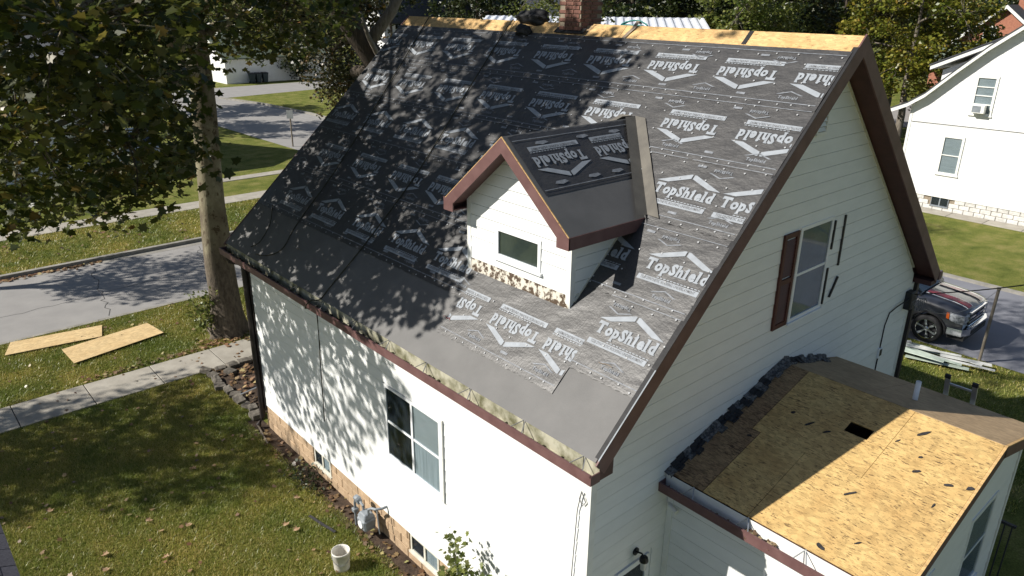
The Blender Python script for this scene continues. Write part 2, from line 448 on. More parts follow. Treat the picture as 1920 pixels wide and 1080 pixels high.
# pavements made of slabs
def walk(name, axis, a0, a1, b0, b1, step, z=.03, first=0):
    base = MB()
    base.box((a0, b0 + .02, 0), (a1, b1 - .02, z - .018)) if axis == 'x' else base.box((b0 + .02, a0, 0), (b1 - .02, a1, z - .018))
    root = tag(base.build(name, 'crack'), kind='structure')
    w = b1 - b0; me = None; k = a0
    while k < a1 - .2:
        if me is None:
            s = MB(); s.box((-(step - .022) / 2, -w / 2, 0), ((step - .022) / 2, w / 2, z)) if axis == 'x' else s.box((-w / 2, -(step - .022) / 2, 0), (w / 2, (step - .022) / 2, z))
            o = s.build('slab', 'concrete', root, bevel=.006); me = o.data
        else: o = link('slab', me, root)
        c = (k + step / 2, (b0 + b1) / 2, random.uniform(-.003, .004)) if axis == 'x' else ((b0 + b1) / 2, k + step / 2, random.uniform(-.003, .004))
        o.location = c; o.rotation_euler = (random.uniform(-.003, .003), random.uniform(-.003, .003), 0)
        k += step
    return root
walk('sidewalk', 'x', -10.4, 13.4, 13.12, 14.34, 1.55)
walk('far_sidewalk', 'x', -8, 14.2, 29.0, 30.25, 1.55)
walk('neighbour_walk', 'y', -4, 12, 30.55, 31.45, 1.5)
walk('side_yard_path', 'x', 8.0, 14.5, 33.3, 34.1, 1.6)
sheet('planting_bed', .0, 10.2, 3.0, 13.05, .02, 'soil')
sheet('foundation_bed', -.42, 2.2, .0, 10.1, .012, 'soil')
sheet('back_yard_path', 5.6, -8, 7.0, -3.2, .012, 'concrete')
# cracks in the street
def crackline(pts, w=.02):
    b = MB()
    for (a, c) in zip(pts[:-1], pts[1:]):
        d = Vector((c[0] - a[0], c[1] - a[1], 0)); n = Vector((-d.y, d.x, 0)).normalized() * w / 2
        b.poly([(a[0] - n.x, a[1] - n.y, .0165), (c[0] - n.x, c[1] - n.y, .0165), (c[0] + n.x, c[1] + n.y, .0165), (a[0] + n.x, a[1] + n.y, .0165)])
    return tag(b.build('street_crack', 'crack', street))
def wander(a, b, n, amp):
    out = []
    for i in range(n + 1):
        t = i / n
        out.append((a[0] + (b[0] - a[0]) * t + random.uniform(-amp, amp), a[1] + (b[1] - a[1]) * t + random.uniform(-amp, amp)))
    return out
crackline(wander((-.9, 18.6), (-.2, 23.6), 26, .10), .022)
crackline(wander((-6, 20.3), (-.4, 20.6), 30, .06), .014)
crackline(wander((-.5, 20.7), (7, 21.2), 30, .06), .014)
crackline(wander((2.2, 18.6), (3.6, 23.6), 22, .12), .018)
crackline(wander((-4.2, 18.6), (-5.2, 23.5), 22, .12), .014)

# ------------------------------------------------------------ the house that is being re-roofed
W, L, HE, HR, OE, OR, ZS = 8.848, 9.6, 4.334, 8.629, .273, .32, .577
CS = math.hypot(W / 2 + OE, HR - HE)
ec, es = (W / 2 + OE) / CS, (HR - HE) / CS
def RF(y, s, h=0.0, side=0):
    x = -OE + s * ec - h * es; z = HE + s * es + h * ec
    return Vector((x if side == 0 else W - x, y, z))
house = thing('house', (0, 0, 0), 'white sided storey-and-a-half house with black printed roofing underlayment and a front dormer', 'house')
# foundation
fb = MB(); fb.box((.03, .03, -.2), (W - .03, L - .03, ZS + .05))
foundation = fb.build('foundation', 'mortar', house)
holes_b = [(3.13, 4.0), (6.7, 7.42)]
blk = None
for r in range(3):
    y = .0 - (.2 if r % 2 else 0)
    while y < L:
        y0, y1 = max(y, .0), min(y + .405, L)
        zc = r * .192
        segs = [(y0, y1)]
        for h0, h1 in holes_b:
            if r == 0: continue
            ns = []
            for a, b in segs:
                if b <= h0 or a >= h1: ns.append((a, b)); continue
                if a < h0 - .03: ns.append((a, h0))
                if b > h1 + .03: ns.append((h1, b))
            segs = ns
        for a, b in segs:
            if b - a < .05: continue
            m = MB(); p = random.uniform(-.006, .006)
            m.box((-.012 + p, a + .005, zc + .004), (.06, b - .005, zc + .187))
            m.build('block', 'foundation_block', foundation, bevel=.008)
        y += .405
# walls (solid backing) and their boards
ZW = HE + OE * es / ec - .02       # roof deck height above the wall line
def wall(name, pts, thick): b = MB(); b.prism(pts, thick); return b.build(name, 'siding', house)
front_wall = wall('front_wall', [(0, 0, ZS), (0, L, ZS), (0, L, 4.28), (0, 0, 4.28)], (.15, 0, 0))
wall('back_wall', [(W, 0, ZS), (W, L, ZS), (W, L, 4.28), (W, 0, 4.28)], (-.15, 0, 0))
apex = HR - .12
gable_wall = wall('gable_wall', [(.002, 0, ZS), (W - .002, 0, ZS), (W - .002, 0, 4.26), (W / 2, 0, apex), (.002, 0, 4.26)], (0, .15, 0))
wall('street_gable_wall', [(.002, L, ZS), (W - .002, L, ZS), (W - .002, L, 4.26), (W / 2, L, apex), (.002, L, 4.26)], (0, -.15, 0))
def siding(parent, material, org, U, N, z0, z1, ex, left, right, holes=(), proud=.022):
    org, U, N = Vector(org), Vector(U), Vector(N)
    zb = z0
    while zb < z1 - .02:
        zt = min(zb + ex, z1)
        off = lambda z: proud * (1 - .35 * (z - zb) / ex)
        cuts = sorted({zb, zt} | {h for hh in holes for h in hh[2:4] if zb < h < zt})
        pieces = {}; whole = False; gap = .013
        for a, c in zip(cuts[:-1], cuts[1:]):
            if c == zt: c = max(a + .004, zt - gap)
            la, ra, lc, rc = left(a), right(a), left(c), right(c)
            if ra - la < .03: continue
            iv = [((la, lc), (ra, rc))]
            for h in holes:
                if h[2] <= (a + c) / 2 <= h[3]:
                    ni = []
                    for (p, q), (s, t) in iv:
                        if min(s, t) <= h[0] or max(p, q) >= h[1]: ni.append(((p, q), (s, t))); continue
                        if p < h[0]: ni.append(((p, q), (h[0], h[0])))
                        if s > h[1]: ni.append(((h[1], h[1]), (s, t)))
                    iv = ni
            P = lambda u, z, o: org + U * u + N * o + Vector((0, 0, z - org.z))
            for (p, q), (s, t) in iv:
                key = sum(1 for h in holes if h[1] <= max(p, q) + 1e-6 and not (h[3] < zb or h[2] > zt))
                if any(h[0] > p and h[1] < s and not (h[3] < zb or h[2] > zt) for h in holes): whole = True
                b = pieces.setdefault(key, MB())
                b.poly([P(q, c, 0), P(t, c, 0), P(t, c, off(c)), P(q, c, off(c))])
                b.poly([P(p, a, off(a)), P(s, a, off(a)), P(t, c, off(c)), P(q, c, off(c))])
                if a == zb: b.poly([P(p, a, 0), P(s, a, 0), P(s, a, off(a)), P(p, a, off(a))])
                b.poly([P(p, a, 0), P(p, a, off(a)), P(q, c, off(c)), P(q, c, 0)])
                b.poly([P(s, a, 0), P(s, a, off(a)), P(t, c, off(c)), P(t, c, 0)])
        if whole and len(pieces) > 1:
            b = MB()
            for k in pieces.values(): b.faces(k.v, k.f)
            pieces = {0: b}
        for b in pieces.values():
            if b.f: b.build('siding_board', material, parent)
        zb = zt
front_holes = [(2.95, 4.52, 1.84, 3.24)]
siding(front_wall, 'siding', (0, 0, 0), (0, 1, 0), (-1, 0, 0), ZS, 4.22, .203, lambda z: .05, lambda z: L - .05, front_holes)
gl = lambda z: .05 if z < 4.26 else max(.05, (z - 4.26) / (apex - 4.26) * W / 2 + .02)
gr_ = lambda z: W - gl(z)
gable_holes = [(4.12, 5.08, 4.62, 6.08), (.50, 1.30, .6, 2.10)]
siding(gable_wall, 'siding', (0, 0, 0), (1, 0, 0), (0, -1, 0), ZS, apex - .1, .203, gl, gr_, gable_holes)
# corner posts and trim under the roof
b = MB(); b.box((-.028, -.03, ZS - .02), (.075, .055, 4.2)); b.build('corner_post', 'white_paint', house)
b = MB(); b.box((W - .075, -.03, ZS - .02), (W + .028, .055, 4.1)); b.build('corner_post', 'white_paint', house)
b = MB(); b.box((-.045, L - .05, ZS - .1), (.06, L + .03, 4.25)); b.build('corner_post', 'dark_downspout', house)
for side in (0, 1):
    b = MB(); p0, p1 = RF(-.012, .40, -.21, side), RF(-.012, CS - .05, -.21, side)
    b.bar(p0, p1, .03, .05, (0, 1, 0)); b.build('frieze_strip', 'cream_trim', house)
# roof decks
def slab(name, m, y0, y1, s0, s1, h0, h1, side=0, parent=house, bevel=0):
    b = MB(); sa, sb = min(s1, CS + h0 * es / ec - .001), min(s1, CS + h1 * es / ec - .001)
    b.hexa([RF(y0, s0, h0, side), RF(y1, s0, h0, side), RF(y1, sa, h0, side), RF(y0, sa, h0, side)],
           [RF(y0, s0, h1, side), RF(y1, s0, h1, side), RF(y1, sb, h1, side), RF(y0, sb, h1, side)])
    return b.build(name, m, parent, bevel=bevel)
slab('roof_deck', 'plywood_old', -OR + .01, L + OR - .01, .0, CS - .015, -.05, -.018)
slab('roof_deck', 'plywood_old', -OR + .01, L + OR - .01, .0, CS - .015, -.05, -.018, 1)
slab('back_underlayment', 'ice_shield', -OR, L + OR, .0, CS - .35, -.017, .004, 1)
ys = [-OR, 1.30, 3.62, 4.36, 5.06, 6.28, 8.95, L + OR]
for i in range(7):
    slab('osb_panel', 'osb_ridge', ys[i] + .004, ys[i + 1] - .004, 5.0, CS - .004 - (.25 if i == 3 else 0), -.017, .003 + random.uniform(0, .003))
    slab('osb_panel', 'osb_ridge', ys[i] + .004, ys[i + 1] - .004, 5.0, CS - .004 - (.25 if i == 3 else 0), -.016, .0055, 1)
slab('gap_strip', 'black_sheet', 1.27, 1.34, 6.10, CS - .01, .004, .012)
# fascia and soffit on both gable ends
for y0, y1, sgn in ((-OR - .022, -OR, 1), (L + OR, L + OR + .022, -1)):
    for side in (0, 1):
        slab('rake_fascia', 'brown_trim', y0, y1, -.06, CS + .1, -.19, .018, side)
        ya, yb = (-OR + .002, -.02) if sgn == 1 else (L + .02, L + OR - .002)
        slab('rake_soffit', 'brown_soffit', ya, yb, .05, CS - .17, -.175, -.155, side)
slab('rake_edge_wrap', 'black_sheet', -OR - .024, -OR + .05, .02, CS - .22, .019, .026)
slab('drip_edge', 'meter_grey', -OR - .024, -OR - .008, .0, 1.2, .0262, .029)
# ice-and-water membrane at the eave and the printed sheets
def wavy(name, m, y0, y1, s0, s1, hb, ht, amp=.006, cell=.07, ragged=.0, seed=1, fn=RF, parent=house):
    rng = np.random.default_rng(seed)
    ny, ns = max(2, int((y1 - y0) / cell)), max(2, int((s1 - s0) / cell))
    ph = rng.uniform(0, 6.28, (7,)); fr = rng.uniform(2.0, 9.0, (7, 2)); fr[3:] *= 1.9
    b = MB()
    for j in range(ns + 1):
        for i in range(ny + 1):
            y = y0 + (y1 - y0) * i / ny; s = s0 + (s1 - s0) * j / ns
            w = sum(math.sin(fr[k, 0] * y + fr[k, 1] * 1.6 * s + ph[k]) for k in range(7)) / 7
            edge = 1 - .6 * (j in (0, ns))
            sr = s + (ragged * math.sin(9 * y + 3 * math.sin(23 * y)) if j == 0 else 0)
            b.v.append(tuple(fn(y, sr, hb + (ht - hb) * j / ns + max(0, amp * (w + .15)) * edge + .0005 * rng.random())))
    for j in range(ns):
        for i in range(ny):
            k = j * (ny + 1) + i; b.f.append((k, k + 1, k + ny + 2, k + ny + 1)); b.mi.append(0)
    return b.build(name, m, parent, smooth=True)
wavy('ice_shield', 'ice_shield', -OR + .02, L + OR, -.03, 1.2, .007, .006, .003, .12, seed=3)
sheets = []
def course(y0, y1, s0, s1, seed, lift=0.0):
    o = wavy('underlayment_sheet', 'underlayment', y0, y1, s0, s1, .0145 + lift, .0105 + lift, .008, .055, .008, seed)
    sheets.append((o, y0, y1, s0, s1, lift)); return o
c5 = course(3.0, L + OR, 1.02, 2.12, 11)
c5a = course(.72, 3.05, .42, 2.12, 12, .003)
c5b = course(-OR + .02, .78, .80, 1.95, 13, .008)
c4r = course(-OR + .02, 1.34, 1.86, 3.02, 14, .012)
c4 = course(1.2, L + OR, 2.04, 3.14, 15, .004)
c3 = course(-OR + .02, L + OR, 3.02, 4.12, 16, .014)
c2 = course(-OR + .02, L + OR, 4.02, 5.12, 17, .018)
c1 = course(-OR + .02, L + OR, 5.04, 6.06, 18, .022)

# the printed lettering
def text_mesh(body, bold=0.0):
    cu = bpy.data.curves.new('lettering', 'FONT'); cu.body = body; cu.offset = bold; cu.resolution_u = 2
    ob = bpy.data.objects.new('lettering', cu); COL.objects.link(ob)
    me = bpy.data.meshes.new_from_object(ob.evaluated_get(bpy.context.evaluated_depsgraph_get()))
    v = np.array([tuple(x.co[:2]) for x in me.vertices]); f = [tuple(p.vertices) for p in me.polygons]
    bpy.data.objects.remove(ob); bpy.data.curves.remove(cu); bpy.data.meshes.remove(me)
    v -= v.min(0); v /= v.max(0)[0]
    return v, f
def slab_word():
    V, F, x = [], [], 0.0
    ser = []
    for ch in 'TopShield':
        cu = bpy.data.curves.new('lettering', 'FONT'); cu.body = ch; cu.offset = .05; cu.resolution_u = 2
        ob = bpy.data.objects.new('lettering', cu); COL.objects.link(ob)
        me = bpy.data.meshes.new_from_object(ob.evaluated_get(bpy.context.evaluated_depsgraph_get()))
        v = np.array([tuple(q.co[:2]) for q in me.vertices]); f = [tuple(p.vertices) for p in me.polygons]
        bpy.data.objects.remove(ob); bpy.data.curves.remove(cu); bpy.data.meshes.remove(me)
        wx = 1.12 if ch in 'Til' else 1.0
        v[:, 0] = (v[:, 0] - v[:, 0].min()) * wx; wd = v[:, 0].max()
        n = len(V); V += [(x + a, c) for a, c in v]; F += [tuple(n + i for i in q) for q in f]
        lo, hi = v[:, 1].min(), v[:, 1].max(); s = .075
        def R_(u0, u1, v0, v1): ser.append((x + u0, x + u1, v0, v1))
        if ch == 'T': R_(wd / 2 - .17, wd / 2 + .17, lo, lo + s); R_(0, .07, hi - .24, hi - .02); R_(wd - .07, wd, hi - .24, hi - .02)
        if ch == 'p': R_(-.05, .23, lo, lo + s); R_(-.06, .05, .47, .47 + s)
        if ch == 'h': R_(-.05, .22, lo, lo + s); R_(wd - .22, wd + .05, lo, lo + s); R_(-.07, .05, hi - s, hi)
        if ch in 'il': R_(-.08, wd + .08, lo, lo + s); R_(-.08, .05, (.47 if ch == 'i' else hi - s), (.47 + s if ch == 'i' else hi))
        if ch == 'd': R_(wd - .1, wd + .06, lo, lo + s); R_(wd - .25, wd - .1, hi - s, hi)
        x += wd + (.085 if ch in 'hild' else .055) + (.05 if ch in 'hil' else 0)
    V = np.array(V); mn = V.min(0); sc = 1 / (V[:, 0].max() - mn[0]); V = (V - mn) * sc
    return V, F, [((a - mn[0]) * sc, (c - mn[0]) * sc, (d - mn[1]) * sc, (e - mn[1]) * sc) for a, c, d, e in ser]
TW, TF, TSER = slab_word()
SW, SF = text_mesh('T520 SYNTHETIC ROOFING UNDERLAYMENT', .012)
def logo_geo(big=True):
    """flat print in the (y, s) plane, upright = reads from the eave, centred; x grows to the right"""
    b = MB()
    w = .90 if big else .27
    k = w / .90
    hh = .215 * k
    tv = TW.copy(); tv[:, 1] *= hh / TW[:, 1].max(); tv[:, 0] = tv[:, 0] * w - w / 2; tv[:, 1] -= .125 * k
    b.faces([(x, y, .0006) for x, y in tv], TF)
    if big:      # slab serifs on the stems
        ky = hh / TW[:, 1].max()
        for a, c, d, e in TSER: b.poly([(a * w - w / 2, d * ky - .125, .0002), (c * w - w / 2, d * ky - .125, .0002), (c * w - w / 2, e * ky - .125, .0002), (a * w - w / 2, e * ky - .125, .0002)])
    if big:
        a = .115
        for sx in (-1, 1): b.poly([(sx * .49, .115, 0), (sx * .31, .115, 0), (sx * .012, .226, 0), (sx * .012, .292, 0), (sx * .04, .292, 0)])
        b.poly([(-.46, -.240, 0), (.43, -.240, 0), (.43, -.168, 0), (-.46, -.168, 0)])
        for i in range(13):
            x = -.30 + i * .05
            b.poly([(x + .1, -.155, 0), (x + .136, -.155, 0), (x + .136, -.143, 0), (x + .1, -.143, 0)], 0)
        sv = SW.copy(); sv[:, 1] *= .040 / SW[:, 1].max(); sv[:, 0] = sv[:, 0] * .80 - .415; sv[:, 1] -= .218
        b.faces([(x, y, .0012) for x, y in sv], SF, 1)
    else:
        b.poly([(-.15 , .045, 0), (0, .095, 0), (0, .112, 0), (-.19, .050, 0)])
        b.poly([(0, .095, 0), (.15, .045, 0), (.19, .050, 0), (0, .112, 0)])
    return b
LOGO = logo_geo(True); MINI = logo_geo(False)
def clip_mesh(b, mats, M, lo, hi, name, parent):
    """place the flat print with M (print -> (y, s)) and cut it at the sheet's edges"""
    bm = bmesh.new(); vs = [bm.verts.new(M @ Vector((v[0], v[1], v[2]))) for v in b.v]
    for f, mi in zip(b.f, b.mi):
        try: fc = bm.faces.new([vs[i] for i in f]); fc.material_index = mi
        except ValueError: pass
    for co, no in (((lo[0], 0, 0), (-1, 0, 0)), ((hi[0], 0, 0), (1, 0, 0)), ((0, lo[1], 0), (0, -1, 0)), ((0, hi[1], 0), (0, 1, 0))):
        bmesh.ops.bisect_plane(bm, geom=bm.verts[:] + bm.edges[:] + bm.faces[:], plane_co=co, plane_no=no, clear_outer=True)
    if not bm.faces: bm.free(); return None
    return bm
def place_print(b, mats, name, sheet, y, s, up, fn=None, lim=None, hbase=None):
    o, y0, y1, s0, s1, lift = sheet
    fn = fn or RF
    M = Matrix(((-1, 0, 0, y), (0, 1, 0, s), (0, 0, 1, 0), (0, 0, 0, 1))) if up else Matrix(((1, 0, 0, y), (0, -1, 0, s), (0, 0, 1, 0), (0, 0, 0, 1)))
    lo, hi = lim or ((y0 + .02, s0 + .02), (y1 - .01, s1 + .0))
    bm = clip_mesh(b, mats, M, lo, hi, name, o)
    if bm is None: return
    hb = hbase if hbase is not None else .0215 + lift
    for v in bm.verts: v.co = fn(v.co.x, v.co.y, hb + v.co.z)
    me = bpy.data.meshes.new(name)
    bmesh.ops.recalc_face_normals(bm, faces=bm.faces)
    bm.to_mesh(me); bm.free()
    for k in mats: me.materials.append(MATS[k])
    link(name, me, o)
S = {o.name: t for t in sheets for o in (t[0],)}
def P(o, y, s, up): place_print(LOGO, ('print_white', 'print_dark'), 'printed_logo', S[o.name], y, s, up)
for y in (-.25, .93, 2.16, 3.42, 4.68, 5.98, 7.28, 8.52, 9.8): P(c1, y, 5.56, False)
for y in (.05, 1.26, 2.72, 3.99, 5.28, 6.57, 7.92, 9.2): P(c2, y, 4.55, False)
for y in (-.30, .72, 4.2, 5.47, 6.77, 8.06, 9.35): P(c3, y, 3.51, True)
for y in (3.65, 4.87, 6.02, 7.34, 8.68): P(c4, y, 2.55, False)
P(c4r, .15, 2.43, True); P(c4r, 1.36, 2.43, True)
for y in (3.66, 4.85, 6.10, 7.40, 8.70): P(c5, y, 1.45, True)
for y in (.80, 1.84, 2.98): P(c5a, y, .95, False)
P(c5b, .25, 1.42, True)
# lap lines, small marks and cap nails
for (o, y0, y1, s0, s1, lift) in sheets:
    hb = .0212 + lift
    for s, t in ((s0 + .085, .012), (s1 - .09, .010)):
        b = MB(); n = max(2, int((y1 - y0) / .3))
        for i in range(n):
            a, c = y0 + .03 + (y1 - y0 - .04) * i / n, y0 + .03 + (y1 - y0 - .04) * (i + 1) / n
            b.poly([RF(a, s, hb), RF(c, s, hb), RF(c, s + t, hb), RF(a, s + t, hb)])
        b.build('printed_line', 'print_line', o)
    y = y0 + random.uniform(.2, .5); k = 0
    while y < y1 - .2:
        for s, up in ((s0 + .17, True), (s1 - .19, False)):
            yy = y + (0 if up else .35)
            if yy - .2 < y0 or yy + .2 > y1: continue
            place_print(MINI, ('print_line',), 'printed_mark', S[o.name], y + (0 if up else .35), s, up)
        for s in (s0 + .15, s1 - .18):
            b = MB(); b.poly([RF(y + .62, s, hb), RF(y + .75, s, hb), RF(y + .75, s + .035, hb), RF(y + .62, s + .035, hb)])
            if y + .76 < y1: b.build('printed_mark', 'print_line', o)
        y += 1.31
    nb = MB()
    for s, st in ((s0 + .05, .22), (s0 + .40, .33), (s0 + .72, .33), (s1 - .13, .30)):
        y = y0 + random.uniform(.05, .2)
        while y < y1 - .05:
            c = RF(y + random.uniform(-.03, .03), min(s + random.uniform(-.03, .03), s1 - .02), .0235 + lift)
            e1, e2, nn = Vector((0, 1, 0)), Vector((ec, 0, es)), Vector((-es, 0, ec))
            ring = [c + e1 * .0125 * math.cos(t * 1.0472) + e2 * .0125 * math.sin(t * 1.0472) for t in range(6)]
            nb.hexa(ring, [p + nn * .004 for p in ring]); y += st
    tag(nb.build('cap_nails', 'cap_nail', o), kind='stuff')
# gutter, hangers, downspout
gx0, gx1 = -OE - .145, -OE - .008
g = MB()
g.box((gx0 - .012, -OR - .03, 4.100), (gx0, L + OR + .02, 4.228)); g.box((gx0, -OR - .03, 4.100), (gx1, L + OR + .02, 4.112))
g.box((gx0 - .022, -OR - .03, 4.210), (gx0 + .006, L + OR + .02, 4.235))
g.box((gx0 - .012, -OR - .042, 4.100), (gx1, -OR - .03, 4.228)); g.box((gx0 - .012, L + OR + .02, 4.10), (gx1, L + OR + .03, 4.228))
gutter = g.build('gutter', 'brown_trim', house)
b = MB(); b.box((gx0, -OR - .028, 4.1125), (gx1, L + OR + .018, 4.128)); b.box((gx1, -OR - .028, 4.113), (gx1 + .006, L + OR + .018, 4.302)); b.build('gutter_lining', 'gutter_inside', gutter)
b = MB(); b.box((gx1 + .008, -OR - .02, 4.09), (-.04, L + OR, 4.30)); b.build('eave_fascia', 'brown_soffit', house)
b = MB(); b.box((gx1 + .01, -OR, 4.308), (gx1 + .05, L + OR, 4.316)); b.build('drip_edge', 'galvanised', house)
for i in range(9):
    y = -.05 + i * .98 + random.uniform(-.08, .08)
    b = MB(); b.bar((gx0, y - .1, 4.232), (gx1 + .02, y, 4.315), .012, .006); b.bar((gx0, y + .1, 4.232), (gx1 + .02, y, 4.315), .012, .006)
    b.build('gutter_hanger', 'wire_grey', gutter)
dm = MB()
for i in range(420):
    y = random.uniform(2.6, 9.8) if random.random() < .85 else random.uniform(0, 3)
    s = random.uniform(.008, .03)
    c = Vector((random.uniform(gx0 + .01, gx1 - .01), y, 4.13 + s * .4))
    dm.lathe([(0.001, -s * .5), (s, 0), (s * .6, s * .5), (.001, s * .6)], 5, Matrix.Translation(c))
tag(dm.build('gutter_debris', 'moss_debris', gutter), kind='stuff')
b = MB(); b.tube([(gx0 + .06, L + .13, 4.10), (gx0 + .10, L + .13, 3.98), (-.085, L + .06, 3.86), (-.085, L + .06, .28), (-.22, L + .04, .1)], .062, 8); b.build('downspout', 'dark_downspout', house)
b = MB(); b.box((W + OE + .01, -OR - .03, 4.17), (W + OE + .13, L + OR, 4.32)); b.build('gutter', 'brown_trim', house)
b = MB(); b.box((W + .02, -OR + .0, 4.10), (W + OE + .008, L + OR, 4.19)); b.build('eave_soffit', 'brown_soffit', house)
b = MB(); b.box((W + .04, -.09, 0.0), (W + .13, -.02, 4.1)); b.build('downspout', 'dark_downspout', house)

# windows
def window(parent, org, U, N, w, h, rows, cols, backings, trim=.07, fm='vinyl_white', name='window', proud=.032):
    org, U, N, Z = Vector(org), Vector(U), Vector(N), Vector((0, 0, 1))
    def bx(b, u0, u1, z0, z1, n0, n1):
        pts = [org + U * u0 + Z * z0, org + U * u1 + Z * z0, org + U * u1 + Z * z1, org + U * u0 + Z * z1]
        b.hexa([p + N * n0 for p in pts], [p + N * n1 for p in pts])
    b = MB()
    bx(b, 0, trim, 0, h, 0, proud); bx(b, w - trim, w, 0, h, 0, proud)
    bx(b, trim, w - trim, h - trim, h, 0, proud - .001); bx(b, trim, w - trim, 0, trim, 0, proud - .001)
    bx(b, -.03, w + .03, -.035, -.001, 0, proud + .025)
    f = b.build(name, fm, parent)
    iw, ih = (w - 2 * trim) / cols, (h - 2 * trim) / rows
    sb = MB()
    for c in range(1, cols): bx(sb, trim + iw * c - .025, trim + iw * c + .025, trim, h - trim, 0, proud - .004)
    for r in range(1, rows):
        for c in range(cols): bx(sb, trim + iw * c + (.026 if c else 0), trim + iw * (c + 1) - (.026 if c < cols - 1 else 0), trim + ih * r - .02, trim + ih * r + .02, 0, proud - .010)
    if sb.f: sb.build('sash_bar', fm, f)
    for c in range(cols):
        for r in range(rows):
            u0, u1, z0, z1 = trim + iw * c, trim + iw * (c + 1), trim + ih * r, trim + ih * (r + 1)
            pb = MB(); bx(pb, u0, u1, z0, z1, .0165, .0195); pb.build('pane', 'window_glass', f)
            q = MB(); bx(q, u0, u1, z0, z1, .002, .005); q.build('window_backing', backings[(c * rows + r) % len(backings)], f)  # blind; room colours paint the unlit room's shade on the sheet
    return f
window(house, (0, 4.50, 1.86), (0, -1, 0), (-1, 0, 0), 1.53, 1.36, 2, 2, ['room_dark', 'room_dark', 'curtain', 'blind_light'], .05)
b = MB()
b.box((-.05, 2.90, 1.80), (-.002, 2.945, 3.26)); b.build('window_side_trim', 'white_paint', house)
window(house, (4.12, 0, 4.62), (1, 0, 0), (0, -1, 0), .96, 1.46, 2, 1, ['screen_grey', 'screen_grey'], .055)
window(house, (.56, 0, .64), (1, 0, 0), (0, -1, 0), .68, 1.42, 1, 1, ['room_dark'], .08, name='door')
for y0, y1 in ((3.16, 3.97), (6.73, 7.39)):
    window(house, (.03, y1, .20), (0, -1, 0), (-1, 0, 0), y1 - y0, .36, 1, 2, ['room_dark', 'curtain'], .04, 'cream_trim', 'basement_window')
# shutter and the traces of the one that was taken down
b = MB()
for u0, u1 in ((3.66, 3.72), (3.99, 4.05)): b.box((u0, -.052, 4.63), (u1, -.018, 6.06))
for z0, z1 in ((4.63, 4.70), (5.31, 5.38), (5.99, 6.06)): b.box((3.72, -.050, z0), (3.99, -.018, z1))
shutter = b.build('shutter', 'maroon_shutter', house)
for k in range(28):
    z = 4.715 + k * .0465
    if 5.29 < z < 5.39: continue
    if z > 5.97: break
    b = MB(); b.hexa([(3.722, -.045, z), (3.988, -.045, z), (3.988, -.028, z + .036), (3.722, -.028, z + .036)], [(3.722, -.040, z - .004), (3.988, -.040, z - .004), (3.988, -.022, z + .034), (3.722, -.022, z + .034)])
    b.build('louvre', 'maroon_shutter', shutter)
for p, q, w in (((5.44, -.03, 6.03), (5.46, -.03, 5.22), .035), ((5.13, -.03, 6.0), (5.13, -.03, 5.55), .03), ((5.13, -.03, 5.25), (5.13, -.03, 4.66), .03), ((5.52, -.035, 5.02), (5.33, -.035, 4.72), .035)):
    b = MB(); b.bar(p, q, w, .025, (0, 1, 0)); b.build('shutter_remnant', 'dark_metal', house)
# louvred vent
b = MB(); b.box((4.08, -.05, 7.36), (4.36, -.004, 7.40)); b.box((4.08, -.05, 7.80), (4.36, -.004, 7.84)); b.box((4.08, -.05, 7.40), (4.11, -.004, 7.80)); b.box((4.33, -.05, 7.40), (4.36, -.004, 7.80))
vent = b.build('gable_vent', 'white_paint', house)
b = MB(); b.box((4.11, -.022, 7.40), (4.33, -.019, 7.80)); b.build('vent_back', 'dark_metal', vent)
for k in range(6):
    z = 7.41 + k * .065
    b = MB(); b.hexa([(4.11, -.048, z), (4.33, -.048, z), (4.33, -.024, z + .05), (4.11, -.024, z + .05)], [(4.11, -.044, z - .004), (4.33, -.044, z - .004), (4.33, -.020, z + .046), (4.11, -.020, z + .046)])
    b.build('vent_slat', 'siding', vent)

# ------------------------------------------------------------ dormer
DX, DY0, DY1, DZ0 = .83, 1.25, 3.30, 5.27
DYC = 2.26; DXF = .55; DZR = 7.42; DZE = 6.40; DHW = 1.22
dsl = (DZR - DZE) / DHW
zr_at = lambda x: HE + (x + OE) * es / ec           # main roof height at x
DXR = (DZR - HE) * ec / es - OE                    # where the dormer ridge meets the roof
DXE = (DZE - HE) * ec / es - OE
wt = lambda y: DZR - .10 - abs(y - DYC) * dsl
b = MB()
b.prism([(DX, DY0, DZ0), (DX, DY1, DZ0), (DX, DY1, wt(DY1)), (DX, DYC, DZR - .10), (DX, DY0, wt(DY0))], (.1, 0, 0))
for y, t in ((DY0, .08), (DY1, -.08)):
    zt = wt(y); xe = (zt - HE) * ec / es - OE
    b.prism([(DX + .1, y, zr_at(DX + .1) - .03), (DX + .1, y, zt), (xe, y, zt)], (0, t, 0))
dormer = b.build('dormer', 'siding', house)
siding(dormer, 'siding', (DX, 0, 0), (0, 1, 0), (-1, 0, 0), DZ0 + .25, DZR - .12, .165, lambda z: max(DY0 + .06, DYC - (DZR - .1 - z) / dsl + .01), lambda z: min(DY1 - .06, DYC + (DZR - .1 - z) / dsl - .01), [(1.78, 2.68, 5.68, 6.12)])
siding(dormer, 'siding', (0, DY0, 0), (1, 0, 0), (0, -1, 0), zr_at(DX) + .02, wt(DY0), .165, lambda z: DX + .05, lambda z: max(DX + .05, (z - HE) * ec / es - OE - .02))
for y in (DY0 - .02, DY1 - .06):
    b = MB(); b.box((DX - .025, y, DZ0 + .02), (DX + .06, y + .08, wt(DY0) + .02)); b.build('dormer_corner_post', 'white_paint', house)
b = MB()
b.prism([(DX - .03, DY0 - .0, zr_at(DX - .03) + .02), (DX - .016, DY0, DZ0 + .245), (DX, DY0, DZ0 + .245), (DX, DY0, zr_at(DX))], (0, DY1 - DY0, 0)); b.build('dormer_base_board', 'peeling_wood', house)
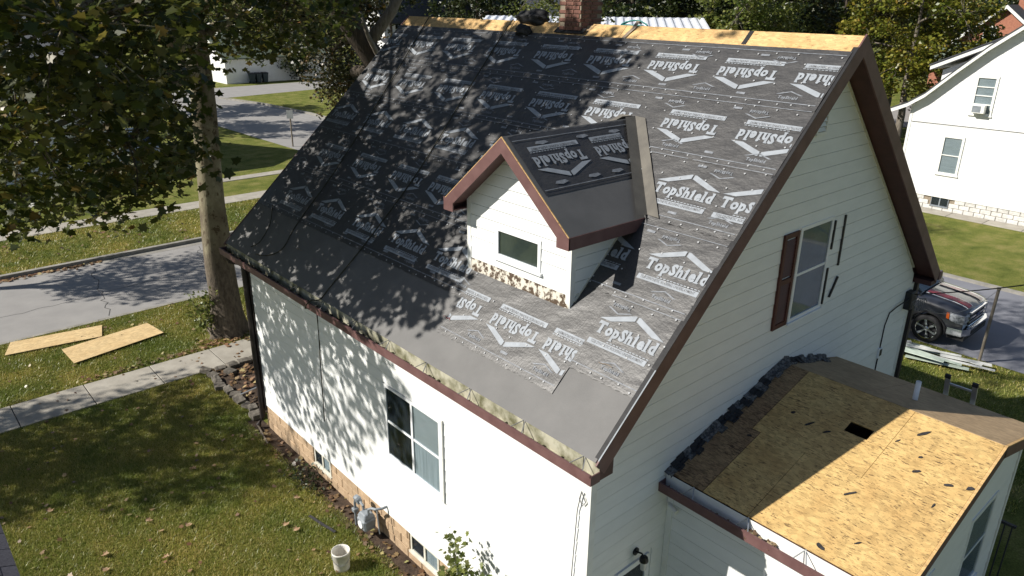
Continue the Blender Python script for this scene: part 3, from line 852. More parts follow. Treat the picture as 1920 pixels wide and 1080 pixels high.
window(house, (DX, 2.68, 5.68), (0, -1, 0), (-1, 0, 0), .90, .44, 1, 1, ['room_olive'], .055, name='dormer_window')
b = MB(); b.bar((DX + .05, DY0 - .012, zr_at(DX + .05) + .04), (DXE - .05, DY0 - .012, zr_at(DXE - .05) + .04), .02, .05, (0, 1, 0)); b.build('dormer_flashing', 'cream_trim', house)
def DF(x, t, h=0.0, side=0):
    """dormer roof: t metres down from the ridge, side 0 = towards -Y"""
    n = math.hypot(1, dsl); dy = t / n + h * dsl / n; z = DZR - t * dsl / n + h / n
    return Vector((x, DYC - dy if side == 0 else DYC + dy, z))
DT = DHW * math.hypot(1, dsl)
def dslab(name, m, x0, x1f, t0, t1, h0, h1, side):
    b = MB(); ta, tb = max(t0, -h0 * dsl + .0005), max(t0, -h1 * dsl + .0005)
    if h1 > 0: tb = t0 - h1 * dsl + .0005
    b.hexa([DF(x0, ta, h0, side), DF(x1f(ta), ta, h0, side), DF(x1f(t1), t1, h0, side), DF(x0, t1, h0, side)],
                     [DF(x0, tb, h1, side), DF(x1f(tb), tb, h1, side), DF(x1f(t1), t1, h1, side), DF(x0, t1, h1, side)])
    return b.build(name, m, house)
xback = lambda t: DXR - t / DT * (DXR - DXE)
for side in (0, 1):
    dslab('dormer_deck', 'plywood_old', DXF + .005, lambda t: xback(t) + .02, 0, DT, -.03, 0, side)
    dslab('dormer_membrane', 'ice_shield', DXF - .004, lambda t: xback(t) + .01, .0 if side else .0, DT + .01, .001, .006, side)
    dslab('dormer_rake_fascia', 'brown_trim', DXF - .022, lambda t: DXF, 0, DT + .02, -.155, -.004, side)
    dslab('rake_board_edge', 'osb_ridge', DXF - .018, lambda t: DXF - .005, 0, DT + .01, -.004, .006, side)
    dslab('dormer_soffit', 'brown_trim', DXF, lambda t: DX - .018, .05, DT - .02, -.125, -.11, side)
    b = MB(); y = DYC - DHW if side == 0 else DYC + DHW
    y0, y1 = (y - .02, y) if side == 0 else (y, y + .02)
    b.box((DXF - .022, y0, DZE - .165), (DXE + .04, y1, DZE - .005)); b.build('dormer_eave_fascia', 'brown_trim', house)
    b = MB(); ya, yb = (y, DY0 - .02) if side == 0 else (DY1 + .02, y)
    b.box((DXF, min(ya, yb) + .001, DZE - .165), (DXE - .1, max(ya, yb) - .001, DZE - .15)); b.build('dormer_eave_soffit', 'brown_trim', house)
    b = MB(); pts = [(DXF - .024, y0, DZE - .165), (DXF - .024, y1 + (.17 if side == 0 else 0), DZE - .165)] if side == 0 else None
    ya, yb = (y - .02, y + .19) if side == 0 else (y - .19, y + .02)
    b.prism([(DXF - .023, ya, DZE - .165), (DXF - .023, yb, DZE - .165), (DXF - .023, yb, DZE + .0 + (.02 if 1 else 0)), (DXF - .023, ya, DZE - .02)], (.02, 0, 0)); b.build('rake_return', 'brown_trim', house)
# strip of membrane woven up the valleys
for side in (0, 1):
    b = MB(); pts = []
    for t in (0, .25, .5, .75, 1.0):
        pts.append(DF(xback(t * DT) - .02, t * DT, .045, side))
    e = Vector((ec, 0, es)); sgn = -1 if side == 0 else 1
    for a, c in zip(pts[:-1], pts[1:]):
        up = Vector((-es, 0, ec)) * .02
        o1 = lambda p: RF(p.y + sgn * .20, (p.x + OE) / ec + .02, .052)
        i1 = lambda p: p + Vector((-.22, 0, 0)) + Vector((0, 0, .006))
        b.poly([i1(a), i1(c), c, a]); b.poly([a, c, o1(c), o1(a)])
    b.build('valley_membrane', 'flashing_membrane', house)
dsheet = wavy('dormer_underlayment', 'underlayment', DXF + .06, DXR + .02, .02, .98, .012, .010, .006, .06, .010, 31, fn=lambda y, s, h: DF(min(y, xback(s) - .16), s, h, 0))
wavy('dormer_underlayment', 'underlayment', DXF + .06, DXR + .02, .02, .98, .012, .010, .006, .06, .010, 32, fn=lambda y, s, h: DF(min(y, xback(s) - .16), s, h, 1))
ds = (dsheet, DXF + .06, DXR, .0, 1.0, 0)
dfn = lambda y, s, h: DF(y, s, h, 0)
MX = Matrix(((-1, 0, 0, 0), (0, -1, 0, 0), (0, 0, 1, 0), (0, 0, 0, 1)))
for x in (1.22, 2.35):
    lim = ((DXF + .07, .03), (xback(.5) - .19, .97))
    o = ds[0]
    # print lies upside down on the sheet, as on the main roof
    M = Matrix(((-1, 0, 0, x), (0, 1, 0, .47), (0, 0, 1, 0), (0, 0, 0, 1)))
    bm = clip_mesh(LOGO, None, M, *lim, 'printed_logo', o)
    for v in bm.verts: v.co = DF(v.co.x, v.co.y, .0205 + v.co.z, 0)
    me = bpy.data.meshes.new('printed_logo'); bm.to_mesh(me); bm.free()
    for k in ('print_white', 'print_dark'): me.materials.append(MATS[k])
    link('printed_logo', me, o)
for s in (.10, .90):
    b = MB(); b.poly([DF(DXF + .08, s, .0205), DF(xback(s) - .18, s, .0205), DF(xback(s) - .18, s + .012, .0205), DF(DXF + .08, s + .012, .0205)]); b.build('printed_line', 'print_line', dsheet)
for x, s in ((1.0, .16), (1.75, .16), (2.4, .16), (.9, .80), (1.5, .80), (1.95, .80)):
    b = MB(); b.poly([DF(x, s, .0205), DF(x + .16, s, .0205), DF(x + .20, s + .035, .0205), DF(x + .08, s + .06, .0205), DF(x - .04, s + .035, .0205)]); b.build('printed_mark', 'print_line', dsheet)

# ------------------------------------------------------------ chimney of single bricks
cx0, cx1, cy0, cy1, cz0, cz1 = 4.24, 4.78, 4.50, 5.02, 8.25, 9.95
b = MB(); b.box((cx0 + .012, cy0 + .012, cz0), (cx1 - .012, cy1 - .012, cz1 - .02)); chimney = b.build('chimney', 'mortar', house)
b = MB(); b.box((-.096, -.05, -.029), (.096, .05, .029)); bo = b.build('brick', 'brick', chimney, bevel=.004); bme = bo.data; COL.objects.unlink(bo); bpy.data.objects.remove(bo)
for r in range(25):
    z = cz0 + .035 + r * .067
    o_ = .1 if r % 2 else 0
    for face in range(4):
        n = 3
        for k in range(n):
            if face in (0, 1):
                y = cy0 + .085 + k * .175 + (.04 if r % 2 else -.0)
                if y + .08 > cy1 + .03: continue
                link('brick', bme, chimney, ((cx0 + .045 if face == 0 else cx1 - .045) + random.uniform(-.003, .003), y, z), (0, 0, math.pi / 2)).scale = (.86, .98, 1)
            else:
                x = cx0 + .18 + k * .19 - (.05 if r % 2 else 0)
                if x + .08 > cx1 - .06: continue
                link('brick', bme, chimney, (x, (cy0 + .045 if face == 2 else cy1 - .045) + random.uniform(-.003, .003), z)).scale = (.93, 1, 1)
b = MB(); b.box((cx0 - .06, cy0 - .06, cz1 - .02), (cx1 + .06, cy1 + .06, cz1 + .07)); b.build('chimney_cap', 'concrete', house)
b = MB(); b.prism([RF(cy0 - .09, 6.10, .03), RF(cy1 + .09, 6.10, .03), RF(cy1 + .09, 6.21, .03), RF(cy0 - .09, 6.21, .03)], (0, 0, .015)); b.build('chimney_flashing', 'black_sheet', house)

# small fittings on the walls
b = MB(); b.lathe([(.001, 0), (.055, 0), (.055, .02), (.001, .02)], 14, Matrix.Translation((.93, -.022, 2.25)) @ Matrix.Rotation(R(90), 4, 'X'))
b.tube([(.93, -.04, 2.25), (.93, -.13, 2.28), (.93, -.17, 2.24)], .012, 6)
b.lathe([(.001, .04), (.05, .035), (.06, .0), (.06, -.03), (.001, -.03)], 12, Matrix.Translation((.93, -.17, 2.21)))
lampo = b.build('wall_lamp', 'lamp_black', house, smooth=False)
b = MB(); b.lathe([(.001, 0), (.045, 0), (.04, -.13), (.001, -.13)], 12, Matrix.Translation((.93, -.17, 2.18))); b.build('lamp_glass', 'lamp_glass', lampo)
b = MB(); b.box((7.78, -.06, 2.85), (7.90, -.002, 3.05)); b.build('junction_box', 'vinyl_white', house, bevel=.008)
b = MB(); b.box((7.795, -.066, 2.90), (7.885, -.061, 3.03)); b.build('junction_box_door', 'dark_metal', house)
b = MB(); b.tube([(7.84, -.03, 2.85), (7.83, -.03, 2.4), (7.82, -.025, .9)], .012, 6); b.tube([(7.85, -.03, 3.05), (7.86, -.03, 3.5), (7.95, -.035, 3.72), (8.2, -.05, 3.78), (8.62, -.1, 3.86)], .011, 6); b.build('service_wiring', 'wire_black', house)
b = MB(); b.box((8.58, -.14, 3.62), (8.80, -.005, 3.98)); b.build('service_head', 'dark_metal', house, bevel=.02)
b = MB()
for k in range(5):
    a = k * 1.3; b.tube([Vector((8.72, -.12, 3.75)) + Vector((.16 * math.sin(a + t * 1.1), -.05 - .03 * t, .12 * math.cos(a + t))) for t in range(6)], .008, 5)
b.build('service_loops', 'wire_grey', house)
b = MB(); b.tube([(-.05, .10, 3.60), (-.05, .13, 3.48), (-.05, .08, 3.40), (-.05, .03, 3.48), (-.05, .10, 3.60)], .007, 5)
b.tube([(-.05, .10, 3.60), (-.045, .16, 3.3), (-.045, .20, 2.4), (-.045, .24, 1.2), (-.045, .22, .8)], .007, 5); b.build('wall_cable', 'wire_grey', house)

# ------------------------------------------------------------ the low addition with the bare deck
addn = thing('rear_addition', (3.8, -1.4, 0), 'low white sided addition with stripped bare chipboard roof against the gable wall', 'building')
AXE, AXR, AXB, AZE, AZR, AZB, AYE = 1.47, 4.17, 6.05, 3.255, 3.98, 3.45, -3.04
def AF(y, t, h=0.0):          # left slope, t = 0 at the eave .. 1 at the ridge
    d = Vector((AXR - AXE, 0, AZR - AZE)); n = Vector((-d.z, 0, d.x)).normalized()
    return Vector((AXE, y, AZE)) + d * t + n * h
def AB(y, t, h=0.0):          # far slope, t = 0 at the ridge
    d = Vector((AXB - AXR, 0, AZB - AZR)); n = Vector((-d.z, 0, d.x)).normalized()
    return Vector((AXR, y, AZR)) + d * t + n * h
b = MB(); b.prism([(1.58, -.18, .0), (5.95, -.18, .0), (5.95, -.18, 3.34), (4.17, -.18, 3.84), (1.58, -.18, 3.16)], (0, -2.67, 0))
# hollow shell instead of a solid: walls only
b = MB(); b.prism([(1.58, -.022, .0), (1.58, -2.85, .0), (1.58, -2.85, 3.20), (1.58, -.022, 3.20)], (.1, 0, 0)); aw = b.build('side_wall', 'siding', addn)
b = MB(); b.prism([(5.95, -.022, .0), (5.95, -2.85, .0), (5.95, -2.85, 3.38), (5.95, -.022, 3.38)], (-.1, 0, 0)); b.build('side_wall', 'siding', addn)
b = MB(); b.prism([(1.582, -2.85, 0), (5.948, -2.85, 0), (5.948, -2.85, 3.36), (4.17, -2.85, 3.86), (1.582, -2.85, 3.18)], (0, .1, 0)); ew = b.build('end_wall', 'siding', addn)
siding(aw, 'siding', (1.58, 0, 0), (0, 1, 0), (-1, 0, 0), .5, 3.16, .203, lambda z: -2.82, lambda z: -.03, [(-2.45, -1.55, 1.3, 2.62)])
siding(ew, 'siding', (0, -2.85, 0), (1, 0, 0), (0, -1, 0), .5, 3.82, .203, lambda z: 1.62 if z < 3.18 else 1.62 + (z - 3.18) * 3.85, lambda z: 5.9 if z < 3.36 else 5.9 - (z - 3.36) * 3.6, [(2.2, 3.1, 1.3, 2.62), (4.30, 5.30, 1.25, 2.70)])
for x in (1.55, 5.92):
    b = MB(); b.box((x, -2.885, .3), (x + .07, -2.80, 3.12)); b.build('corner_post', 'white_paint', addn)
b = MB(); b.box((1.545, -.11, .3), (1.60, -.022, 3.10)); b.build('corner_post', 'white_paint', addn)
b = MB(); b.tube([(1.60, -.03, 2.72), (1.51, -.10, 2.72), (1.49, -.22, 2.70)], .035, 8); b.build('dryer_elbow', 'white_paint', addn)
window(addn, (1.58, -1.55, 1.3), (0, -1, 0), (-1, 0, 0), .90, 1.32, 2, 1, ['room_dark', 'blind_light'], .075)
window(addn, (2.2, -2.85, 1.3), (1, 0, 0), (0, -1, 0), .9, 1.32, 2, 1, ['screen_grey', 'screen_grey'], .07)
window(addn, (4.3, -2.85, 1.25), (1, 0, 0), (0, -1, 0), 1.0, 1.45, 2, 1, ['screen_grey', 'blind_light'], .07)
# deck panels of the near slope; the one with the hole is built round it
def deckpanel(m, y0, y1, t0, t1, fn=AF, lift=0.0):
    b = MB(); b.hexa([fn(y0, t0, -.016), fn(y1, t0, -.016), fn(y1, t1, -.016), fn(y0, t1, -.016)], [fn(y0, t0, lift), fn(y1, t0, lift), fn(y1, t1, lift), fn(y0, t1, lift)])
    return b.build('deck_panel', m, addn, bevel=.002)
G_ = .003
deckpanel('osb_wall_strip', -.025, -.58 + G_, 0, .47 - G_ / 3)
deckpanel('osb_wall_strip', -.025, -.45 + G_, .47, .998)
hy0, hy1, ht0, ht1 = -1.40, -1.71, .70, .776
b = MB()
for (a, c, d, e) in ((-.455, hy0, .47, .998), (hy1, -1.95, .47, .998), (hy0, hy1, .47, ht0), (hy0, hy1, ht1, .998)):
    b.hexa([AF(a, d, -.016), AF(c, d, -.016), AF(c, e, -.016), AF(a, e, -.016)], [AF(a, d, .001), AF(c, d, .001), AF(c, e, .001), AF(a, e, .001)])
tag(b.build('deck_panel', 'osb_weathered', addn), label='roof deck sheet with a square vent hole cut through it')
deckpanel('osb_weathered', -.585, -1.22, 0, .47 - G_ / 3, lift=.0015)
deckpanel('osb_weathered', -1.225, AYE + .03, 0, .47 - G_ / 3, lift=.0)
deckpanel('osb_weathered', -1.955, AYE + .03, .47, .998, lift=.0012)
b = MB(); b.box((3.2, -1.9, 3.35), (3.8, -1.2, 3.36)); b.build('dark_interior_sheet', 'room_dark', addn)  # small dark sheet below the hole, painted to stand for the unlit interior
deckpanel('plywood_old', -.025, -1.25, .004, 1, AB); deckpanel('plywood_old', -1.256, AYE + .03, .004, 1, AB, .0015)
# rake and eave trim of the addition
for fn, t0, t1 in ((AF, -.02, 1), (AB, 0, 1.02)):
    b = MB(); b.hexa([fn(AYE + .0, t0, -.17), fn(AYE + .03, t0, -.17), fn(AYE + .03, t1, -.17), fn(AYE, t1, -.17)], [fn(AYE, t0, -.012), fn(AYE + .03, t0, -.012), fn(AYE + .03, t1, -.012), fn(AYE, t1, -.012)]); b.build('rake_fascia', 'brown_trim', addn)
    b = MB(); b.hexa([fn(AYE - .004, t0, -.011), fn(AYE + .028, t0, -.011), fn(AYE + .028, t1, -.011), fn(AYE - .004, t1, -.011)], [fn(AYE - .004, t0, .003), fn(AYE + .028, t0, .003), fn(AYE + .028, t1, .003), fn(AYE - .004, t1, .003)]); b.build('rake_board', 'osb_ridge', addn)
    b = MB(); b.hexa([fn(AYE + .031, t0 + .03, -.15), fn(-2.87, t0 + .03, -.15), fn(-2.87, t1 - .03, -.15), fn(AYE + .031, t1 - .03, -.15)], [fn(AYE + .031, t0 + .03, -.14), fn(-2.87, t0 + .03, -.14), fn(-2.87, t1 - .03, -.14), fn(AYE + .031, t1 - .03, -.14)]); b.build('rake_soffit', 'white_paint', addn)
g = MB(); x0, x1 = 1.325, 1.452
g.box((x0 - .012, AYE, 3.02), (x0, -.03, 3.155)); g.box((x0, AYE, 3.02), (x1, -.03, 3.032)); g.box((x0 - .022, AYE, 3.142), (x0 + .006, -.03, 3.16)); g.box((x0 - .012, -.03, 3.02), (x1, -.018, 3.155)); g.box((x0 - .012, AYE - .012, 3.02), (x1, AYE, 3.155))
ag = g.build('gutter', 'brown_trim', addn)
b = MB(); b.box((x0 + .001, AYE, 3.0325), (x1, -.031, 3.05)); b.box((x1, AYE, 3.033), (x1 + .006, -.03, 3.235)); b.build('gutter_lining', 'white_paint', ag)
b = MB(); b.box((x1 + .007, AYE + .03, 3.08), (1.585, -.024, 3.20)); b.build('eave_fascia', 'brown_soffit', addn)
for y in (-.45, -1.24, -1.98, -2.7):
    b = MB(); b.bar((x0, y - .09, 3.155), (x1 + .02, y, 3.240), .012, .006); b.bar((x0, y + .07, 3.155), (x1 + .02, y, 3.240), .012, .006); b.build('gutter_hanger', 'galvanised', ag)
lm = leaf_verts(np.array([(random.uniform(x0 + .02, x1 - .02), random.uniform(-1.62, -1.22), 3.06 + random.uniform(0, .07)) for _ in range(26)]), .09, LEAF5, 1.0)
fast_mesh('gutter_leaves', lm, 12, 'leaf_litter', ag, 'stuff')
lm = leaf_verts(np.array([(random.uniform(x0 + .02, x1 - .02), random.uniform(-1.2, -.1), 3.055 + random.uniform(0, .02)) for _ in range(40)]), .06, LEAF4, 1.0)
fast_mesh('gutter_leaves', lm, 4, 'leaf_litter', ag, 'stuff')
b = MB(); b.box((AXB + .0, AYE, AZB - .14), (AXB + .03, -.03, AZB - .02)); b.build('eave_fascia', 'brown_trim', addn)
# torn shingle strip left against the gable wall
def torn(n, fn, ta, tb, seed):
    rng = random.Random(seed)
    for i in range(n):
        t0, t1 = ta + (tb - ta) * i / n, ta + (tb - ta) * (i + 1) / n + .004
        w = rng.uniform(.08, .18); r_ = rng.uniform(.02, .075)
        b = MB()
        k = 5; yy = [-.021 - w * j / k for j in range(k + 1)]
        top = [(fn(y, t0 + (t1 - t0) * q, .006 + .02 * rng.random() + r_ * max(0, 1 - j / 1.6)), None) for q in (0, .5, 1) for j, y in enumerate(yy)]
        pts = [p + Vector((0, rng.uniform(-.008, .0), rng.uniform(-.010, .014))) if j % (k + 1) else p for j, (p, _) in enumerate(top)]
        n6 = k + 1
        b.faces(pts, [(q * n6 + j, q * n6 + j + 1, (q + 1) * n6 + j + 1, (q + 1) * n6 + j) for q in range(2) for j in range(k)])
        base = [p - Vector((0, 0, .03)) for p in pts]
        b.faces([pts[5], pts[11], pts[17], base[17], base[11], base[5]], [(0, 1, 2, 3, 4, 5)])
        b.build('torn_shingle', rng.choice(['granule_grey', 'granule_grey', 'shingle_scrap']), addn)
torn(22, AF, -.02, 1.0, 4); torn(9, AB, .0, .75, 5)

# loose things on the addition's roof
def on_deck(x, y, h, fn=AF): return fn(y, (x - AXE) / (AXR - AXE), h)
for i, (x, y, l, w, a) in enumerate(((3.84, -2.20, .17, .045, .4), (2.45, -1.97, .17, .03, .5), (1.58, -2.08, .09, .065, 1.4), (3.2, -2.40, .11, .035, .8), (3.2, -2.77, .10, .04, .9), (3.28, -2.97, .08, .05, .6), (3.22, -1.0, .14, .028, .3), (3.55, -2.01, .09, .02, .2), (2.82, -2.76, .09, .022, -.3), (1.86, -2.37, .08, .02, .5), (3.21, -1.25, .10, .025, .6), (3.44, -2.34, .05, .03, .5), (3.3, -.72, .06, .04, .4), (2.6, -.5, .07, .03, 1.2))):
    b = MB(); ring = []
    rr = random.Random(i)
    for k in range(8):
        t = k * math.pi / 4
        u, v = l / 2 * math.cos(t) * rr.uniform(.75, 1.15), w / 2 * math.sin(t) * rr.uniform(.7, 1.25)
        ring.append((u * math.cos(a) + v * math.sin(a), -u * math.cos(a - 1.2) * .9 + v))
    b.hexa([on_deck(x + p, y + q, .002) for p, q in ring], [on_deck(x + p, y + q, .010) for p, q in ring])
    tag(b.build('shingle_scrap', 'shingle_scrap'), 'torn black shingle scrap lying on the bare chipboard deck', 'scrap', 'shingle scraps on the bare deck')
b = MB(); p = AB(-1.69, (4.9 - AXR) / (AXB - AXR)); b.lathe([(.036, 0), (.036, .34), (.029, .34), (.029, .2)], 14, Matrix.Translation(p - Vector((0, 0, .05))))
tag(b.build('vent_pipe', 'pvc', smooth=True), 'white plastic vent pipe standing out of the addition roof', 'pipe')
# ladder
lad = thing('ladder', (6.6, -1.9, 0), 'aluminium ladder leaning on the far eave of the addition', 'ladder')
for y in (-1.70, -2.08):
    b = MB(); b.bar((7.05, y, 0), (6.13, y, 3.74), .03, .07, (0, 1, 0)); b.build('rail', 'aluminium', lad)
    b = MB(); b.bar((6.125, y, 3.70), (6.115, y, 3.76), .04, .08, (0, 1, 0)); b.build('end_cap', 'dark_metal', lad)
for k in range(12):
    t = .06 + k * .082; z = t * 3.74; x = 7.05 - .92 * t
    b = MB(); b.bar((x, -1.70, z), (x, -2.08, z), .03, .03); b.build('rung', 'aluminium', lad)

# ------------------------------------------------------------ things on the main roof
def draped(name, pts, r, m, label, cat, group=None, n=7):
    P_ = [Vector(p) for p in pts]; out = []
    for i in range(len(P_) - 1):
        p0, p1, p2, p3 = P_[max(i - 1, 0)], P_[i], P_[i + 1], P_[min(i + 2, len(P_) - 1)]
        for k in range(n):
            t = k / n
            out.append(.5 * (2 * p1 + (p2 - p0) * t + (2 * p0 - 5 * p1 + 4 * p2 - p3) * t * t + (3 * p1 - p0 - 3 * p2 + p3) * t ** 3))
    out.append(P_[-1])
    b = MB(); b.tube(out, r, 6, cap=True)
    return tag(b.build(name, m, smooth=True), label, cat, group)
H = .062
draped('rope', [RF(6.40, 6.36, .03), RF(6.36, 6.1, H), RF(6.12, 4.55, H), RF(5.84, 2.78, H - .015), RF(5.80, 1.3, .035), RF(5.86, .25, .03), RF(5.88, -.04, .03), (gx0 - .04, 5.93, 4.33), (gx0 - .03, 6.2, 4.1), (-.05, 6.62, 3.8), (-.045, 6.66, 2.6), (-.05, 6.70, 1.5)], .011, 'rope', 'dark safety rope running down the roof and hanging over the gutter', 'rope')
draped('rope', [RF(9.10, 6.36, .03), RF(9.0, 6.1, H), RF(8.62, 4.6, H), RF(8.16, 2.41, H - .015), RF(8.05, 1.0, .03), RF(7.9, .42, .03), RF(8.2, .16, .03), RF(8.57, .08, .03)], .011, 'rope', 'dark safety rope near the street gable ending in a loop at the eave', 'rope')
draped('rope', [RF(9.3, 1.1, .03), RF(8.9, .75, .03), RF(8.75, .35, .03), RF(8.9, .15, .03)], .009, 'rope', 'short loose rope end lying by the far eave corner', 'rope')
def lump(name, c, s, m, label, cat, seed, n=14):
    rng = random.Random(seed); bm = bmesh.new(); bmesh.ops.create_icosphere(bm, subdivisions=3, radius=1)
    ph = [rng.uniform(0, 6) for _ in range(6)]
    for v in bm.verts:
        k = 1 + .16 * math.sin(4 * v.co.x + ph[0]) + .14 * math.sin(5 * v.co.y + ph[1]) + .12 * math.sin(7 * v.co.z + 4 * v.co.x + ph[2]) + .06 * math.sin(13 * v.co.y + ph[3])
        v.co = Vector((v.co.x * s[0], v.co.y * s[1], v.co.z * s[2])) * k + Vector(c)
    me = bpy.data.meshes.new(name); bm.to_mesh(me); bm.free(); me.materials.append(MATS[m])
    me.polygons.foreach_set('use_smooth', [True] * len(me.polygons))
    return tag(link(name, me), label, cat)
lump('tool_bag', (4.42, 5.85, 8.69), (.17, .38, .13), 'black_sheet', 'black tool bag slumped over the ridge beside the chimney', 'bag', 3)
lump('folded_tarp', RF(5.86, 6.05, .07), (.10, .19, .10), 'black_sheet', 'small black bundle on the roof just below the ridge', 'bundle', 8)
hose_pts = []
for k in range(60):
    a = k * .42; r_ = .20 + .05 * math.sin(k * .9)
    hose_pts.append((4.56 + .07 * math.sin(a * .7), 3.62 + r_ * 1.25 * math.cos(a), 8.60 + .08 * math.sin(a) + .05 * math.sin(k * .3) - .02))
draped('air_hose', hose_pts, .012, 'teal_hose', 'coiled teal air hose lying over the ridge', 'hose', None, 3)
b = MB()
for k in range(5): pass
pts = [RF(3.50, 6.07, .012), RF(3.47, 6.18, .016), RF(3.42, 6.29, .02), RF(3.42, 6.36, .03), Vector((4.46, 3.42, 8.70)), Vector((4.53, 3.43, 8.66))]
for a, c in zip(pts[:-1], pts[1:]):
    b.hexa([a + Vector((0, -.035, 0)), a + Vector((0, .035, 0)), c + Vector((0, .035, 0)), c + Vector((0, -.035, 0))], [a + Vector((-.004, -.035, .006)), a + Vector((-.004, .035, .006)), c + Vector((-.004, .035, .006)), c + Vector((-.004, -.035, .006))])
tag(b.build('webbing_strap', 'strap_tan'), 'tan webbing strap hooked over the bare ridge boards', 'strap')
for i, (y, s) in enumerate(((.18, 1.02), (2.95, .66), (7.3, .55))):
    pts = [RF(y + .05 * k * (1 if i != 1 else .8), s + random.uniform(-.015, .015), .034) for k in range(5)]
    draped('string_scrap', pts, .004, 'stripe_red' if i == 1 else 'strap_tan', ['scrap of pale twine on the underlayment by the near rake', 'scrap of red twine on the grey membrane below the dormer', 'scrap of twine on the dark membrane near the street end of the eave'][i], 'twine', None, 3)

# ------------------------------------------------------------ lawn things by the front wall
bk = thing('bucket', (-1.01, 4.56, 0), 'white plastic bucket standing on the sunlit lawn', 'bucket')
b = MB(); b.lathe([(.001, .0), (.128, .0), (.133, .02), (.145, .30), (.150, .305), (.150, .335), (.155, .34), (.155, .372), (.146, .372), (.140, .33), (.128, .06)], 28, Matrix.Translation((-1.01, 4.56, .005))); b.build('pail', 'bucket_white', bk, smooth=True)
b = MB(); b.lathe([(.001, .075), (.07, .085), (.129, .06)], 20, Matrix.Translation((-1.01, 4.56, .005))); b.build('dried_residue', 'bucket_dirt', bk, smooth=True)
b = MB(); b.tube([(-1.01 + .152 * math.cos(a), 4.56 + .152 * math.sin(a), .31 - .14 * math.sin((a - 2.6) / 3.14 * math.pi)) for a in [2.6 + k * .314 for k in range(11)]], .004, 5); b.build('handle', 'galvanised', bk)
b = MB(); b.box((-1.171, 4.50, .12), (-1.150, 4.62, .25)); bb = b
gm = thing('gas_meter', (-.26, 5.0, 0), 'grey gas meter with bent pipe against the tan block foundation', 'gas meter')
b = MB(); b.hexa([(-.36, 4.86, .18), (-.14, 4.86, .18), (-.14, 5.12, .18), (-.36, 5.12, .18)], [(-.38, 4.85, .42), (-.12, 4.85, .42), (-.12, 5.13, .42), (-.38, 5.13, .42)]); b.build('meter_body', 'meter_grey', gm, bevel=.03)
b = MB(); b.hexa([(-.37, 4.86, .43), (-.13, 4.86, .43), (-.13, 5.12, .43), (-.37, 5.12, .43)], [(-.33, 4.90, .52), (-.17, 4.90, .52), (-.17, 5.08, .52), (-.33, 5.08, .52)]); b.build('meter_top', 'meter_grey', gm, bevel=.015)
b = MB(); b.lathe([(.001, 0), (.075, 0), (.075, .015), (.001, .02)], 16, Matrix.Translation((-.372, 4.99, .31)) @ Matrix.Rotation(R(-90), 4, 'Y')); b.build('meter_dial', 'vinyl_white', gm)
b = MB(); b.tube([(-.25, 4.91, .50), (-.25, 4.90, .62), (-.23, 4.82, .68), (-.20, 4.72, .70), (-.10, 4.66, .71), (.01, 4.65, .71)], .024, 8); b.tube([(-.22, 4.66, .71), (-.22, 4.62, .35), (-.21, 4.62, .25)], .012, 6); b.build('outlet_pipe', 'meter_grey', gm)
b = MB(); b.tube([(-.25, 5.07, .50), (-.25, 5.08, .60), (-.25, 5.18, .63), (-.25, 5.34, .62), (-.25, 5.38, .5), (-.25, 5.38, 0)], .024, 8); b.build('inlet_pipe', 'meter_grey', gm)
b = MB(); b.lathe([(.001, -.05), (.085, -.045), (.095, 0), (.085, .04), (.03, .06), (.001, .07)], 14, Matrix.Translation((-.25, 5.26, .63)) @ Matrix.Rotation(R(70), 4, 'Y')); b.build('regulator', 'meter_grey', gm)
b = MB(); b.box((-.30, 5.33, .30), (-.20, 5.43, .38)); b.build('stopcock', 'meter_grey', gm, bevel=.01)
b = MB(); pp = [(-.83, 6.12), (-.80, 5.92), (-.765, 5.72), (-.725, 5.55), (-.70, 5.40)]
for a, c in zip(pp[:-1], pp[1:]): b.hexa([(a[0], a[1], .045), (a[0] + .045, a[1], .05), (c[0] + .05, c[1], .05), (c[0], c[1], .045)], [(a[0], a[1], .053), (a[0] + .045, a[1], .06), (c[0] + .05, c[1], .06), (c[0], c[1], .053)])
tag(b.build('trim_offcut', 'shingle_scrap'), 'curved dark trim offcut lying on the grass near the bucket', 'offcut')
b = MB(); b.bar((-.35, 8.9, .05), (-.20, 9.75, .06), .03, .012); tag(b.build('pale_stick', 'weathered_wood'), 'thin pale stick lying in the shaded grass by the downspout', 'stick')
# OSB sheets on the verge
def flat_sheet(pts, z, label):
    b = MB(); b.hexa([(x, y, z) for x, y in pts], [(x, y, z + .014) for x, y in pts])
    o = tag(b.build('osb_sheet', 'osb_new'), label, 'board', 'new chipboard sheets lying on the verge'); return o
def rect(cx, cy, l, w, a):
    c, s = math.cos(a), math.sin(a)
    return [(cx + u * c - v * s, cy + u * s + v * c) for u, v in ((-l / 2, -w / 2), (l / 2, -w / 2), (l / 2, w / 2), (-l / 2, w / 2))]
flat_sheet([(-3.81, 17.38), (-1.53, 17.02), (-1.32, 17.84), (-3.54, 18.2)], .05, 'pale chipboard sheet on the verge, lying at the street edge')
flat_sheet([(-2.54, 15.66), (-.15, 16.12), (-.29, 17.12), (-2.59, 16.77)], .067, 'golden chipboard sheet on the verge, the one lying towards the tree trunk')
